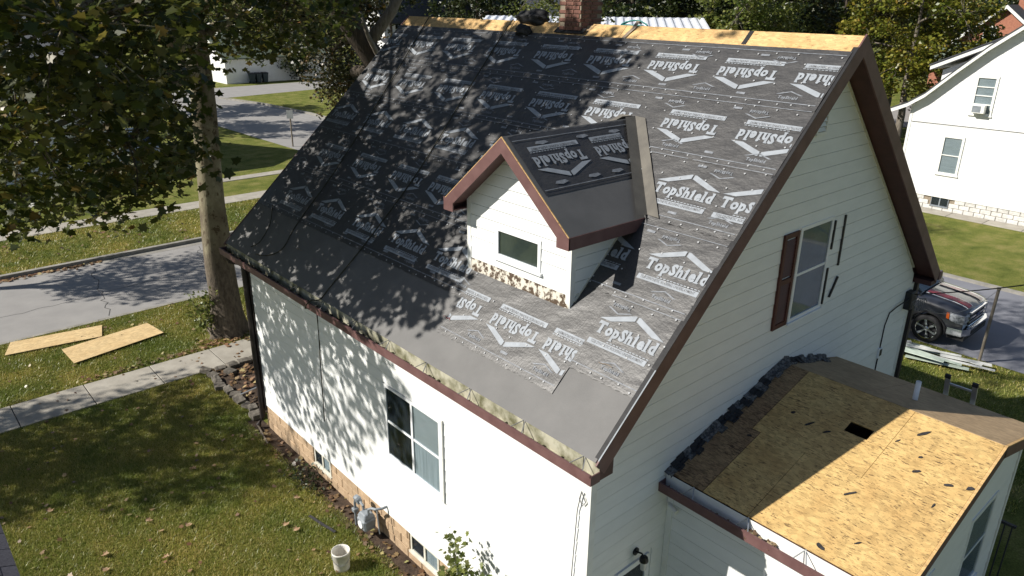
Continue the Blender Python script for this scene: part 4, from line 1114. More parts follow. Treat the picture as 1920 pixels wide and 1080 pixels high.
# edging stones
stn = [(.03, 13.02, .5), (.02, 12.70, .3), (-.02, 12.38, .1), (.0, 12.05, -.2), (.06, 11.72, -.4), (.10, 11.40, -.3), (.12, 11.08, .0), (.12, 10.76, .2), (.09, 10.46, .1), (.06, 10.14, .0), (.22, 13.04, 1.5), (.52, 13.05, 1.6), (.84, 13.06, 1.5), (1.16, 13.06, 1.62), (1.5, 13.06, 1.55), (.33, 12.72, .8)]
for i, (x, y, a) in enumerate(stn):
    rr = random.Random(i + 50); l, w, h = rr.uniform(.22, .36), rr.uniform(.16, .26), rr.uniform(.07, .14)
    bm = bmesh.new(); bmesh.ops.create_cube(bm, size=1)
    bmesh.ops.subdivide_edges(bm, edges=bm.edges[:], cuts=2, use_grid_fill=True)
    for v in bm.verts:
        q = v.co.copy(); k = 1 - .22 * (q.length - .5) + rr.uniform(-.075, .075)
        v.co = Vector((q.x * w * k * 1.05, q.y * l * k, (q.z + .42) * h * k))
    me = bpy.data.meshes.new('edging_stone'); bm.to_mesh(me); bm.free(); me.materials.append(MATS['stone'])
    o = link('edging_stone', me, None, (x - .12 + rr.uniform(-.05, .05) if i < 10 else x, y + rr.uniform(-.04, .04) - (0 if i < 10 else .12), .02), (rr.uniform(-.16, .16), rr.uniform(-.2, .2), a + rr.uniform(-.35, .35)))
    tag(o, 'rough grey edging stone bordering the leaf-filled planting bed', 'stone', 'edging stones round the planting bed')
b = MB(); b.bar((-.05, 10.98, .24), (.38, 11.03, .26), .05, .02); tag(b.build('metal_offcut', 'aluminium'), 'short bright metal offcut lying across the edging stones', 'offcut')

# ------------------------------------------------------------ neighbour's house
nb = thing('neighbour_house', (36, 3, 0), 'bright white sided two-storey neighbour house with curved white eaves and block base', 'house')
NX = 31.5
prof = [(10.05, 4.33), (9.33, 4.66), (8.65, 5.14), (7.54, 6.26), (6.5, 7.25), (5.51, 8.05), (4.2, 9.15), (3.0, 10.15)]
prof2 = prof + [(6 - y, z) for y, z in reversed(prof[:-1])]
hw = [(9.20, .62)] + [(min(y, 9.20), z - .10) for y, z in prof[1:]] + [(6 - min(y, 9.2), z - .10) for y, z in reversed(prof[1:-1])] + [(-3.2, .62)]
b = MB(); b.prism([(NX, y, z) for y, z in hw], (8.5, 0, 0)); nw = b.build('wall', 'siding_neighbour', nb)
def nl(z):
    if z <= 4.55: return 9.15
    for (ya, za), (yb, zb) in zip(prof[1:-1], prof[2:]):
        if za - .1 <= z <= zb - .1: return min(9.15, ya + (yb - ya) * (z - za + .1) / (zb - za)) - .02
    return 3.0
siding(nw, 'siding_neighbour', (NX, 0, 0), (0, 1, 0), (-1, 0, 0), .62, 9.9, .2, lambda z: 6 - nl(z), nl, [(6.70, 7.62, 1.66, 3.42), (5.92, 6.80, 4.42, 6.08)], .012)
b = MB(); b.box((NX - .03, 9.12, .55), (NX + .1, 9.23, 4.6)); b.build('corner_board', 'white_paint', nb)
b = MB(); b.box((NX - .05, -3.2, .60), (NX + .01, 9.22, .66)); b.build('water_table', 'white_paint', nb)
b = MB(); b.box((NX + .02, -3.18, -.1), (NX + 8, 9.18, .62)); nf = b.build('foundation', 'mortar', nb)
for r in range(3):
    y = 9.2 - (.22 if r % 2 else 0)
    while y > -2.6:
        if not (r > 0 and y - .43 < 7.58 and y > 6.78):
            b = MB(); p = random.uniform(-.01, .01); b.box((NX - .02 + p, y - .43, r * .2 + .01), (NX + .06, y - .01, r * .2 + .195)); b.build('block', 'white_block', nf, bevel=.014)
        y -= .44
window(nb, (NX + .0, 7.56, .19), (0, -1, 0), (-1, 0, 0), .76, .44, 1, 2, ['room_dark'], .03, 'meter_grey', 'basement_window')
window(nb, (NX, 7.62, 1.66), (0, -1, 0), (-1, 0, 0), .92, 1.76, 2, 1, ['blind_light', 'blind_light'], .10, 'white_paint', 'window', .05)
w2 = window(nb, (NX, 6.80, 4.42), (0, -1, 0), (-1, 0, 0), .88, 1.66, 4, 1, ['blind_light'], .10, 'white_paint', 'window', .05)
b = MB(); b.box((NX - .32, 6.14, 4.53), (NX - .05, 6.66, 4.88)); ac = b.build('window_air_conditioner', 'white_paint', nb, bevel=.01)
b = MB(); b.box((NX - .326, 6.28, 4.57), (NX - .321, 6.62, 4.84)); b.build('ac_grille', 'meter_grey', ac)
# roof following the flared profile
b = MB(); r = MB(); rt = MB()
for (ya, za), (yb, zb) in zip(prof2[:-1], prof2[1:]):
    b.hexa([(NX - .35, ya, za - .16), (NX - .32, ya, za - .16), (NX - .32, yb, zb - .16), (NX - .35, yb, zb - .16)], [(NX - .35, ya, za + .02), (NX - .32, ya, za + .02), (NX - .32, yb, zb + .02), (NX - .35, yb, zb + .02)])
    r.hexa([(NX - .37, ya, za + .021), (NX + 8.8, ya, za + .021), (NX + 8.8, yb, zb + .021), (NX - .37, yb, zb + .021)], [(NX - .37, ya, za + .07), (NX + 8.8, ya, za + .07), (NX + 8.8, yb, zb + .07), (NX - .37, yb, zb + .07)])
    rt.hexa([(NX - .32, ya, za - .12), (NX + .0, ya, za - .12), (NX + .0, yb, zb - .12), (NX - .32, yb, zb - .12)], [(NX - .32, ya, za - .09), (NX + .0, ya, za - .09), (NX + .0, yb, zb - .09), (NX - .32, yb, zb - .09)])
b.build('rake_board', 'white_paint', nb); r.build('roof', 'shingle_far', nb); rt.build('soffit', 'white_paint', nb)
# shed dormer on its street side
b = MB(); b.prism([(34.0, 9.1, 4.9), (34.0, 9.1, 6.0), (34.0, 4.4, 8.3), (34.0, 4.4, 5.5)], (5, 0, 0)); sd = b.build('shed_dormer', 'siding_neighbour', nb)
b = MB(); b.hexa([(33.6, 9.55, 6.0), (39.4, 9.55, 6.0), (39.4, 3.9, 8.72), (33.6, 3.9, 8.72)], [(33.6, 9.55, 6.18), (39.4, 9.55, 6.18), (39.4, 3.9, 8.90), (33.6, 3.9, 8.90)]); b.build('dormer_rake_board', 'white_paint', nb)
b = MB(); b.hexa([(33.56, 9.6, 6.181), (39.5, 9.6, 6.181), (39.5, 3.9, 8.901), (33.56, 3.9, 8.901)], [(33.56, 9.6, 6.24), (39.5, 9.6, 6.24), (39.5, 3.9, 8.96), (33.56, 3.9, 8.96)]); b.build('dormer_roof', 'shingle_far', nb)
b = MB(); b.tube([(NX - .03, 9.1, 3.86), (NX - .03, 5, 3.90), (NX - .03, -3, 3.95)], .012, 5); b.build('wall_cable', 'wire_grey', nb)

# ------------------------------------------------------------ pickup truck
TX, TY = 16.97, .92
tr = thing('pickup_truck', (TX, TY, 0), 'dark grey pickup truck with red hood stripes parked on the driveway', 'truck')
def topz(y):
    pts = [(0, 1.06), (.10, 1.13), (.35, 1.19), (1.15, 1.26), (1.45, 1.28), (3.9, 1.30), (4.0, 1.38), (5.85, 1.38)]
    for (a, za), (b_, zb) in zip(pts[:-1], pts[1:]):
        if a <= y <= b_: return za + (zb - za) * (y - a) / (b_ - a)
    return pts[-1][1]
def hoodz(x, y): return topz(y) + .075 * (1 - min(1, abs(x) / .88) ** 2) + (.022 if .28 < abs(x) < .62 else 0)
def hwid(y): return .985 * (1 if y > .45 else .90 + .10 * min(1, y / .45) ** .6)
bm = bmesh.new(); rings = []
st = [0, .04, .12, .3, .5, .75, 1.0, 1.2, 1.45, 2.4, 3.2, 3.95, 4.02, 4.6, 5.2, 5.8, 5.85]
xs = [.88, .75, .62, .45, .28, .14, 0]
for y in st:
    h = hwid(y); zb_ = .46 if y > .15 else .52
    half = [(h * .80, zb_), (h * .97, zb_ + .05), (h * 1.0, zb_ + .22), (h * 1.015, .86), (h * .995, topz(y) - .14), (h * .955, topz(y) - .045)]
    half += [(x * h / .985, hoodz(x, y)) for x in xs]
    ring = [(x, z) for x, z in half] + [(-x, z) for x, z in reversed(half[:-1])]
    rings.append([bm.verts.new((TX + x, TY + y, z)) for x, z in ring])
for a, c in zip(rings[:-1], rings[1:]):
    n = len(a)
    for i in range(n): bm.faces.new((a[i], a[(i + 1) % n], c[(i + 1) % n], c[i]))
bm.faces.new(rings[0]); bm.faces.new(list(reversed(rings[-1])))
bmesh.ops.recalc_face_normals(bm, faces=bm.faces)
me = bpy.data.meshes.new('body'); bm.to_mesh(me); bm.free(); me.materials.append(MATS['truck_paint'])
tmp = bpy.data.objects.new('body_raw', me); COL.objects.link(tmp)
cut = MB()
for y in (.86, 4.66): cut.lathe([(.001, -1.3), (.475, -1.3), (.475, 1.3), (.001, 1.3)], 28, Matrix.Translation((TX, TY + y, .42)) @ Matrix.Rotation(R(90), 4, 'Y'))
cuto = cut.build('cutter', 'black_rubber')
md = tmp.modifiers.new('cut', 'BOOLEAN'); md.object = cuto; md.operation = 'DIFFERENCE'; md.solver = 'EXACT'
dg = bpy.context.evaluated_depsgraph_get(); dg.update()
me2 = bpy.data.meshes.new_from_object(tmp.evaluated_get(dg))
bpy.data.objects.remove(tmp); bpy.data.objects.remove(cuto)
me2.name = 'body'
for v in me2.vertices: v.co -= Vector((TX, TY, 0))
me2.materials.clear(); me2.materials.append(MATS['truck_paint'])
me2.polygons.foreach_set('material_index', [0] * len(me2.polygons)); me2.polygons.foreach_set('use_smooth', [True] * len(me2.polygons))
me2.set_sharp_from_angle(angle=R(35))
link('body', me2, tr)
T = lambda x, y, z: (TX + x, TY + y, z)
b = MB(); b.hexa([T(-.92, 1.18, 1.26), T(.92, 1.18, 1.26), T(.92, 3.98, 1.29), T(-.92, 3.98, 1.29)], [T(-.70, 1.98, 1.93), T(.70, 1.98, 1.93), T(.72, 3.80, 1.95), T(-.72, 3.80, 1.95)]); b.build('cab', 'truck_paint', tr, bevel=.05)
b = MB(); b.prism([T(-.80, 1.25, 1.335), T(.80, 1.25, 1.335), T(.64, 1.90, 1.880), T(-.64, 1.90, 1.880)], (0, -.035, .035)); b.build('windshield', 'auto_glass', tr)
b = MB(); b.bar(T(-.78, 1.22, 1.325), T(-.1, 1.20, 1.345), .02, .015); b.bar(T(.02, 1.20, 1.345), T(.7, 1.22, 1.325), .02, .015); b.build('wiper', 'black_rubber', tr)
for s in (-1, 1):
    b = MB(); b.prism([T(s * .905, 1.72, 1.36), T(s * .905, 2.85, 1.36), T(s * .748, 2.85, 1.86), T(s * .748, 2.12, 1.86)], (s * .012, 0, .004)); b.build('side_window', 'auto_glass', tr)
    b = MB(); b.prism([T(s * .905, 2.95, 1.36), T(s * .905, 3.75, 1.36), T(s * .748, 3.68, 1.86), T(s * .748, 2.95, 1.86)], (s * .012, 0, .004)); b.build('side_window', 'auto_glass', tr)
    b = MB(); b.hexa([T(s * .97, 1.42, 1.28), T(s * 1.22, 1.40, 1.28), T(s * 1.22, 1.50, 1.28), T(s * .97, 1.52, 1.28)], [T(s * .99, 1.44, 1.50), T(s * 1.22, 1.42, 1.50), T(s * 1.22, 1.51, 1.50), T(s * .99, 1.53, 1.50)]); b.build('mirror', 'truck_paint', tr, bevel=.025)
    # headlight wraps the corner
    b = MB(); h0 = hwid(.02)
    b.faces([T(s * .56, -.03, .80), T(s * .90, -.015, .78), T(s * .985, .16, .80), T(s * .995, .34, .86), T(s * .56, -.026, 1.03), T(s * .90, -.01, 1.035), T(s * .980, .17, 1.05), T(s * .985, .36, 1.07), T(s * .56, .1, .80), T(s * .85, .3, .86), T(s * .56, .1, 1.03), T(s * .85, .3, 1.07)], [(0, 1, 5, 4), (1, 2, 6, 5), (2, 3, 7, 6), (0, 8, 9, 3, 2, 1), (4, 5, 6, 7, 11, 10), (0, 4, 10, 8), (3, 9, 11, 7), (8, 10, 11, 9)]); b.build('headlight', 'lamp_lens', tr, bevel=.01)
    b = MB(); b.hexa([T(s * .951, .345, .88), T(s * 1.006, .345, .88), T(s * 1.008, .42, .90), T(s * .95, .42, .90)], [T(s * .951, .362, 1.05), T(s * .996, .362, 1.05), T(s * .998, .43, 1.05), T(s * .95, .43, 1.05)]); b.build('side_marker', 'amber_lens', tr)
    for x0, x1, m in ((.30, .53, 'stripe_red'), (.575, .615, 'stripe_white'), (.245, .262, 'stripe_white')):
        b = MB(); ysn = [.05, .12, .25, .4, .6, .8, 1.0, 1.17]
        for a, c in zip(ysn[:-1], ysn[1:]):
            xm = (x0 + x1) / 2
            for p, q in ((x0, xm), (xm, x1)):
                z = lambda x, y: hoodz(x, y) + .009
                b.poly([T(s * p, a, z(p, a)), T(s * q, a, z(q, a)), T(s * q, c, z(q, c)), T(s * p, c, z(p, c))])
        b.build('hood_stripe', m, tr)
    b = MB(); b.tube([T(s * 1.0, .86 + .50 * math.cos(t), .42 + .50 * math.sin(t)) for t in [math.pi * k / 14 for k in range(15)]], .03, 6); b.build('wheel_arch', 'black_rubber', tr)
g = MB(); g.box(T(-.55, -.035, .70), T(.55, .03, 1.06)); gr2 = g.build('grille', 'black_rubber', tr, bevel=.01)
b = MB()
b.box(T(-.60, -.065, 1.03), T(.60, .0, 1.085)); b.box(T(-.58, -.06, .885), T(.58, -.03, .945)); b.box(T(-.58, -.06, .785), T(.58, -.03, .83)); b.box(T(-.60, -.06, .68), T(.60, -.03, .715)); b.build('grille_bar', 'chrome', gr2)
b = MB(); b.lathe([(.001, 0), (.085, 0), (.08, .015), (.001, .015)], 20, Matrix.Translation(T(0, -.062, .915)) @ Matrix.Rotation(R(90), 4, 'X') @ Matrix.Diagonal((1.5, .62, 1, 1))); b.build('oval_emblem', 'emblem_blue', gr2)
b = MB()
bp = [(-1.0, .34), (-.93, -.02), (-.62, -.14), (.62, -.14), (.93, -.02), (1.0, .34)]
for (xa, ya), (xb, yb) in zip(bp[:-1], bp[1:]):
    b.hexa([T(xa, ya, .44), T(xb, yb, .44), T(xb * .94, yb + .10, .44), T(xa * .94, ya + .10, .44)], [T(xa, ya, .64), T(xb, yb, .64), T(xb * .94, yb + .12, .66), T(xa * .94, ya + .12, .66)])
b.build('front_bumper', 'chrome', tr)
b = MB(); b.box(T(-.55, -.152, .47), T(.55, -.141, .56)); b.box(T(-.86, -.08, .30), T(.86, .35, .44)); b.build('bumper_valance', 'black_rubber', tr)
b = MB(); b.box(T(-.95, 5.85, .5), T(.95, 5.98, .68)); b.build('rear_bumper', 'chrome', tr)
b = MB(); b.box(T(-.85, 4.1, 1.381), T(.85, 5.75, 1.395)); b.build('bed_cover', 'black_rubber', tr)
def wheel(x, y, s):
    M = Matrix.Translation(T(x, y, .41)) @ Matrix.Rotation(R(90 * s), 4, 'Y')
    b = MB(); b.lathe([(.28, -.13), (.36, -.14), (.40, -.11), (.41, -.05), (.41, .05), (.40, .11), (.36, .14), (.28, .125)], 32, M); w = b.build('wheel', 'black_rubber', tr, smooth=True)
    b = MB(); b.lathe([(.285, .125), (.275, .13), (.262, .10), (.25, .05), (.001, .045)], 32, M); b.build('rim_barrel', 'dark_metal', w, smooth=True)
    b = MB(); b.lathe([(.288, .110), (.286, .132), (.268, .134), (.262, .110)], 32, M)
    for k in range(6):
        a = k * math.pi / 3 + .2; d = lambda a_, r_, z_: M @ Vector((r_ * math.cos(a_), r_ * math.sin(a_), z_))
        b.hexa([d(a - .45, .065, .085), d(a + .45, .065, .085), d(a + .17, .272, .10), d(a - .17, .272, .10)], [d(a - .35, .065, .115), d(a + .35, .065, .115), d(a + .12, .272, .126), d(a - .12, .272, .126)])
    b.lathe([(.001, .122), (.05, .12), (.07, .105), (.07, .08)], 16, M); b.build('alloy_rim', 'chrome', w)
for x, s in ((-.86, -1), (.86, 1)):
    for y in (.86, 4.66): wheel(x, y, s)

# ------------------------------------------------------------ yard things by the driveway
pst = MB(); pst.tube([(15.77, .26, 0), (15.79, .245, 2.12)], .04, 10); pst.lathe([(.048, 0), (.048, .05), (.001, .06)], 10, Matrix.Translation((15.79, .245, 2.11)))
tag(pst.build('steel_post', 'weathered_wood', smooth=False), 'slim grey post standing upright beside the driveway', 'post')
draped('service_cable', [(8.70, -.12, 3.92), (8.9, -1.1, 4.25), (9.0, -2.2, 4.75), (9.0, -4.5, 6.0), (8.9, -8, 8.2)], .011, 'wire_black', 'overhead service cable running up from the gable corner', 'cable')
draped('guy_wire', [(8.75, -.1, 3.70), (11, -.02, 2.85), (13.5, .12, 2.28), (15.79, .245, 2.1)], .006, 'wire_grey', 'thin wire strung from the gable corner to the post', 'wire')
rr = random.Random(12)
boards = [(15.3, 2.1, 2.4, -1.50), (15.15, 1.9, 2.6, -1.36), (14.95, 1.55, 2.2, -1.58), (15.1, 1.5, 1.9, -1.25), (14.75, 1.4, 2.0, -1.42), (15.45, 1.4, 1.8, -1.45), (14.7, .95, 1.5, -1.33), (15.35, .85, 1.6, -1.62), (15.0, .75, 2.1, -1.30), (14.55, 1.7, 1.9, -1.5), (15.5, 2.3, 1.7, -1.4), (15.2, 2.6, 1.5, -1.1), (14.85, 2.3, 1.6, -1.7), (15.3, .45, 1.2, -1.2)]
for i, (x, y, l, a) in enumerate(boards):
    b = MB(); w = rr.uniform(.09, .17); z = .03 + (i % 5) * .035
    c, s = math.cos(a), math.sin(a); p, q = Vector((x - c * l / 2, y - s * l / 2, z + rr.uniform(0, .05))), Vector((x + c * l / 2, y + s * l / 2, z + rr.uniform(-.02, .05)))
    n = Vector((-s, c, 0)) * w / 2
    b.hexa([p - n, q - n, q + n, p + n], [p - n * .9 + Vector((0, 0, .012)), q - n * .9 + Vector((0, 0, .012)), q + n * .9 + Vector((0, 0, .02)), p + n * .9 + Vector((0, 0, .02))])
    tag(b.build('scrap_siding', rr.choice(['scrap_green', 'scrap_white', 'scrap_green'])), 'loose siding strip in the scrap pile beside the driveway', 'siding strip', 'scrap siding pile by the driveway')
rl = thing('step_railing', (6.6, -2.7, 0), 'black metal step railing beside the addition', 'railing')
for k in range(6):
    b = MB(); b.bar((6.55, -2.45 - .10 * k, .0), (6.55, -2.45 - .10 * k, 1.45), .02, .02); b.build('baluster', 'dark_metal', rl)
b = MB(); b.bar((6.55, -2.40, 1.47), (6.55, -3.0, 1.47), .05, .04); b.bar((6.55, -2.40, .35), (6.55, -3.0, .35), .03, .03); b.build('handrail', 'dark_metal', rl)

# ------------------------------------------------------------ roof corner of the building below the camera
GXE, GZE, YREF = -5.335, 3.9, 3.2
gr3 = thing('shingled_garage', (GXE - 2.5, 1.5, 0), 'low garage roof corner with dark three-tab shingles beside the lawn', 'garage')
b = MB(); b.box((GXE - 4.6, -3.5, 0), (GXE - .35, 3.4, GZE - .2)); b.build('wall', 'siding', gr3)
GA = math.atan(.42)
def GP(y, v, h=0): return Vector((GXE - v * math.cos(GA) - h * math.sin(GA), y, GZE + v * math.sin(GA) + h * math.cos(GA)))
b = MB(); b.hexa([GP(-4, .03, -.04), GP(3.75, .03, -.04), GP(3.75, 2.7, -.04), GP(-4, 2.7, -.04)], [GP(-4, .03, -.006), GP(3.75, .03, -.006), GP(3.75, 2.7, -.006), GP(-4, 2.7, -.006)]); b.build('roof_deck', 'plywood_old', gr3)
b = MB(); b.box((GXE - .05, -4, GZE - .16), (GXE - .03, 3.75, GZE - .012)); b.build('eave_fascia', 'dark_metal', gr3)
b = MB(); b.box((-.19, -.1475, 0), (0, .1475, .008)); so = b.build('shingle_tab', 'shingle_dark', gr3, world=False); sme = so.data; bpy.data.objects.remove(so)
offg = OFF[gr3.name]
for r in range(9):
    for k in range(12):
        y = YREF - .1525 - 10 * .305 + k * .305 + (.1525 if r % 2 else 0)
        link('shingle_tab', sme, gr3, GP(y, r * .14, .004 + .0015 * (k % 2)) - offg, (0, GA - .03, 0))

# ------------------------------------------------------------ buildings in the distance
def gable_building(name, x0, y0, x1, y1, ze, zr, axis, label, wallm, roofm, wins=(), over=.4, trim='white_paint', cat='house'):
    t = thing(name, ((x0 + x1) / 2, (y0 + y1) / 2, 0), label, cat)
    b = MB()
    if axis == 'x':
        ym = (y0 + y1) / 2; b.prism([(x0, y0, 0), (x0, y1, 0), (x0, y1, ze), (x0, ym, zr - .08), (x0, y0, ze)], (x1 - x0, 0, 0))
    else:
        xm = (x0 + x1) / 2; b.prism([(x0, y0, 0), (x1, y0, 0), (x1, y0, ze), (xm, y0, zr - .08), (x0, y0, ze)], (0, y1 - y0, 0))
    w = b.build('wall', wallm, t)
    for s in (0, 1):
        b = MB(); f = MB()
        if axis == 'x':
            ya, yb = (y0, ym) if s == 0 else (y1, ym); sg = -1 if s == 0 else 1
            k = (zr - ze) / (ym - y0); e = (ya + sg * over, ze - over * k)
            b.hexa([(x0 - over, e[0], e[1]), (x1 + over, e[0], e[1]), (x1 + over, yb, zr), (x0 - over, yb, zr)], [(x0 - over, e[0], e[1] + .12), (x1 + over, e[0], e[1] + .12), (x1 + over, yb, zr + .12), (x0 - over, yb, zr + .12)])
            for xx in (x0 - over - .03, x1 + over): f.hexa([(xx, e[0], e[1] - .15), (xx + .03, e[0], e[1] - .15), (xx + .03, yb, zr - .15), (xx, yb, zr - .15)], [(xx, e[0], e[1] + .10), (xx + .03, e[0], e[1] + .10), (xx + .03, yb, zr + .10), (xx, yb, zr + .10)])
        else:
            xa, xb = (x0, xm) if s == 0 else (x1, xm); sg = -1 if s == 0 else 1
            k = (zr - ze) / (xm - x0); e = (xa + sg * over, ze - over * k)
            b.hexa([(e[0], y0 - over, e[1]), (e[0], y1 + over, e[1]), (xb, y1 + over, zr), (xb, y0 - over, zr)], [(e[0], y0 - over, e[1] + .12), (e[0], y1 + over, e[1] + .12), (xb, y1 + over, zr + .12), (xb, y0 - over, zr + .12)])
            for yy in (y0 - over - .03, y1 + over): f.hexa([(e[0], yy, e[1] - .15), (e[0], yy + .03, e[1] - .15), (xb, yy + .03, zr - .15), (xb, yy, zr - .15)], [(e[0], yy, e[1] + .10), (e[0], yy + .03, e[1] + .10), (xb, yy + .03, zr + .10), (xb, yy, zr + .10)])
        b.build('roof', roofm, t); f.build('rake_board', trim, t)
    for (face, u, z, ww, hh) in wins:
        if face == '-x': window(t, (x0, u + ww / 2, z), (0, -1, 0), (-1, 0, 0), ww, hh, 2, 1, ['room_dark'], .1, trim)
        else: window(t, (u - ww / 2, y0, z), (1, 0, 0), (0, -1, 0), ww, hh, 2, 1, ['room_dark'], .1, trim)
    return t
h1 = gable_building('house_across_street', -7, 39.5, 5.6, 49, 5.6, 8.6, 'x', 'white house across the street half hidden behind the sycamore leaves', 'siding_neighbour', 'shingle_grey', [('-y', -3, 1.3, 1.1, 1.5), ('-y', 0, 1.3, 1.1, 1.5), ('-y', 3.6, 1.3, 1.1, 1.5)])
h2 = gable_building('white_garage', 26.3, 77.2, 38.5, 85, 2.75, 5.0, 'x', 'long white garage behind the wheeled bins at the side street', 'siding_neighbour', 'green_roof', [], cat='garage')
gw = [c for c in h2.children if c.name.startswith('wall')][0]
siding(gw, 'siding_neighbour', (0, 77.2, 0), (1, 0, 0), (0, -1, 0), .1, 2.7, .25, lambda z: 26.35, lambda z: 38.4, [], .03)
h3 = gable_building('porch_house', 27.6, 47.6, 36, 51.2, 7.6, 10.4, 'x', 'white two-storey house with dark porch roof beyond the street gable', 'siding_neighbour', 'shingle_far', [('-y', 28.9, 5.9, .8, 1.3), ('-y', 31.2, 5.9, .8, 1.3), ('-x', 49.4, 5.6, .8, 1.3)])
b = MB(); b.hexa([(27.2, 45.2, 5.05), (36.2, 45.2, 5.05), (36.2, 47.55, 5.75), (27.2, 47.55, 5.75)], [(27.2, 45.2, 5.2), (36.2, 45.2, 5.2), (36.2, 47.55, 5.9), (27.2, 47.55, 5.9)]); b.build('porch_roof', 'shingle_far', h3)
for k in range(4):
    b = MB(); b.box((27.6 + k * 2.6, 45.5, 0), (27.8 + k * 2.6, 45.7, 5.05)); b.build('porch_post', 'white_paint', h3)
h4 = gable_building('steep_gable_house', 41.2, 58.2, 47.2, 68, 6.0, 9.2, 'y', 'white house with steep grey gable roof far beyond the ridge', 'siding_neighbour', 'shingle_grey', [('-y', 44.2, 5.6, .8, 1.2)])
h5 = gable_building('grey_roof_house', 43.0, 49.5, 53, 58, 5.8, 9.6, 'x', 'far house with grey shingle roof beside the steep gable house', 'siding_neighbour', 'shingle_grey', [('-y', 46, 3.8, .9, 1.2)])
b = MB(); b.hexa([(41.6, 46.6, 6.3), (47.2, 46.6, 6.3), (47.2, 50.5, 7.9), (41.6, 50.5, 7.9)], [(41.6, 46.6, 6.42), (47.2, 46.6, 6.42), (47.2, 50.5, 8.02), (41.6, 50.5, 8.02)]); b.build('porch_roof', 'shingle_grey', h5)
b = MB(); b.box((42.2, 47.2, 0), (46.6, 50, 6.25)); b.build('porch_wall', 'siding_neighbour', h5)
# house with the white ribbed metal roof just beyond the ridge
h6 = thing('metal_roof_house', (27, 23, 0), 'house with white ribbed metal roof showing just above the bare ridge', 'house')
ex_, ey_ = Vector((27.35, 17.6, 0)), Vector((19.5, 26.4, 0)); dv = (ey_ - ex_); Ln = dv.length; dv.normalize(); nv = Vector((dv.y, -dv.x, 0)); nv = nv if nv.dot(Vector((1, 1, 0))) > 0 else -nv
b = MB(); q = [ex_ + nv * .4 + dv * .4, ey_ + nv * .4 - dv * .4, ey_ + nv * 7 - dv * .4, ex_ + nv * 7 + dv * .4]; b.hexa([p for p in q], [p + Vector((0, 0, 7.3)) for p in q]); b.build('wall', 'siding_neighbour', h6)
b = MB(); n = 110; rows = []
for j, (w, z) in enumerate(((-.3, 7.42), (3.9, 8.02))):
    rows.append([ex_ + dv * (Ln * i / n) + nv * w + Vector((0, 0, z + .06 * (1 if (i // 1) % 4 in (0, 1) else -.2))) for i in range(n + 1)])
b.faces(rows[0] + rows[1], [(i, i + 1, n + 1 + i + 1, n + 1 + i) for i in range(n)]); b.build('metal_roof', 'metal_roof_white', h6)
b = MB(); q = [ex_ + nv * -.34, ey_ + nv * -.34, ey_ + nv * -.30, ex_ + nv * -.30]; b.hexa([p + Vector((0, 0, 7.15)) for p in q], [p + Vector((0, 0, 7.40)) for p in q]); b.build('eave_trim', 'white_paint', h6)
b = MB(); q = [ex_ + nv * 3.9, ey_ + nv * 3.9, ey_ + nv * 7.6, ex_ + nv * 7.6]; b.hexa([p + Vector((0, 0, 8.02 if i < 2 else 7.4)) for i, p in enumerate(q)], [p + Vector((0, 0, 8.06 if i < 2 else 7.44)) for i, p in enumerate(q)]); b.build('metal_roof', 'metal_roof_white', h6)
# brick house
h7 = gable_building('brick_house', 61, 10.4, 70, 19.6, 5.0, 8.7, 'x', 'red brick gable house with white trim and dark roof among the far trees', 'brick_house', 'shingle_far', [('-x', 15.9, 6.1, .9, 1.2), ('-x', 14.1, 2.4, .9, 1.6), ('-x', 13.0, 2.4, .7, 1.6)])
b = MB(); b.hexa([(58.6, 14.8, 4.7), (61, 14.8, 4.7), (61, 20, 4.7), (58.6, 20, 4.7)], [(60.9, 16.6, 6.1), (61, 16.6, 6.1), (61, 18.2, 6.1), (60.9, 18.2, 6.1)]); b.build('porch_roof', 'green_roof', h7)
b = MB(); b.box((63, 14.2, 7.8), (63.7, 15, 10.2)); b.build('chimney', 'brick_house', h7)
h8 = gable_building('far_white_house', 74, 5, 84, 13, 6.4, 9.0, 'x', 'bright white house behind the red brick house', 'siding_neighbour', 'shingle_far', [])
# bins, sign, parked cars
for i, (x, lb) in enumerate(((28.8, 'dark wheeled bin before the white garage, standing at the left end'), (29.5, 'dark wheeled bin before the white garage, between two others'), (30.25, 'dark wheeled bin before the white garage, nearest the dark shrub'))):
    bn = thing('wheeled_bin', (x, 76.4, 0), lb.replace(', standing at the left end', ', farthest from the dark shrub'), 'bin', 'wheeled bins by the white garage')
    b = MB(); b.hexa([(x - .22, 76.2, .08), (x + .22, 76.2, .08), (x + .22, 76.6, .08), (x - .22, 76.6, .08)], [(x - .3, 76.1, 1.0), (x + .3, 76.1, 1.0), (x + .3, 76.75, 1.0), (x - .3, 76.75, 1.0)]); b.build('bin_body', 'bin_plastic', bn, bevel=.02)
    b = MB(); b.hexa([(x - .32, 76.07, 1.002), (x + .32, 76.07, 1.002), (x + .32, 76.8, 1.002), (x - .32, 76.8, 1.002)], [(x - .28, 76.12, 1.07), (x + .28, 76.12, 1.07), (x + .28, 76.8, 1.10), (x - .28, 76.8, 1.10)]); b.build('bin_lid', 'dark_metal', bn)
    b = MB()
    for s in (-.2, .2): b.lathe([(.001, -.03), (.11, -.03), (.11, .03), (.001, .03)], 10, Matrix.Translation((x + s, 76.66, .11)) @ Matrix.Rotation(R(90), 4, 'Y'))
    b.build('bin_wheels', 'black_rubber', bn)
sg = thing('street_sign', (15.6, 40.1, 0), 'small blank street sign seen from behind on a thin post at the side street', 'sign')
b = MB(); b.bar((15.6, 40.1, 0), (15.6, 40.1, 2.25), .07, .07); b.build('post', 'weathered_wood', sg)
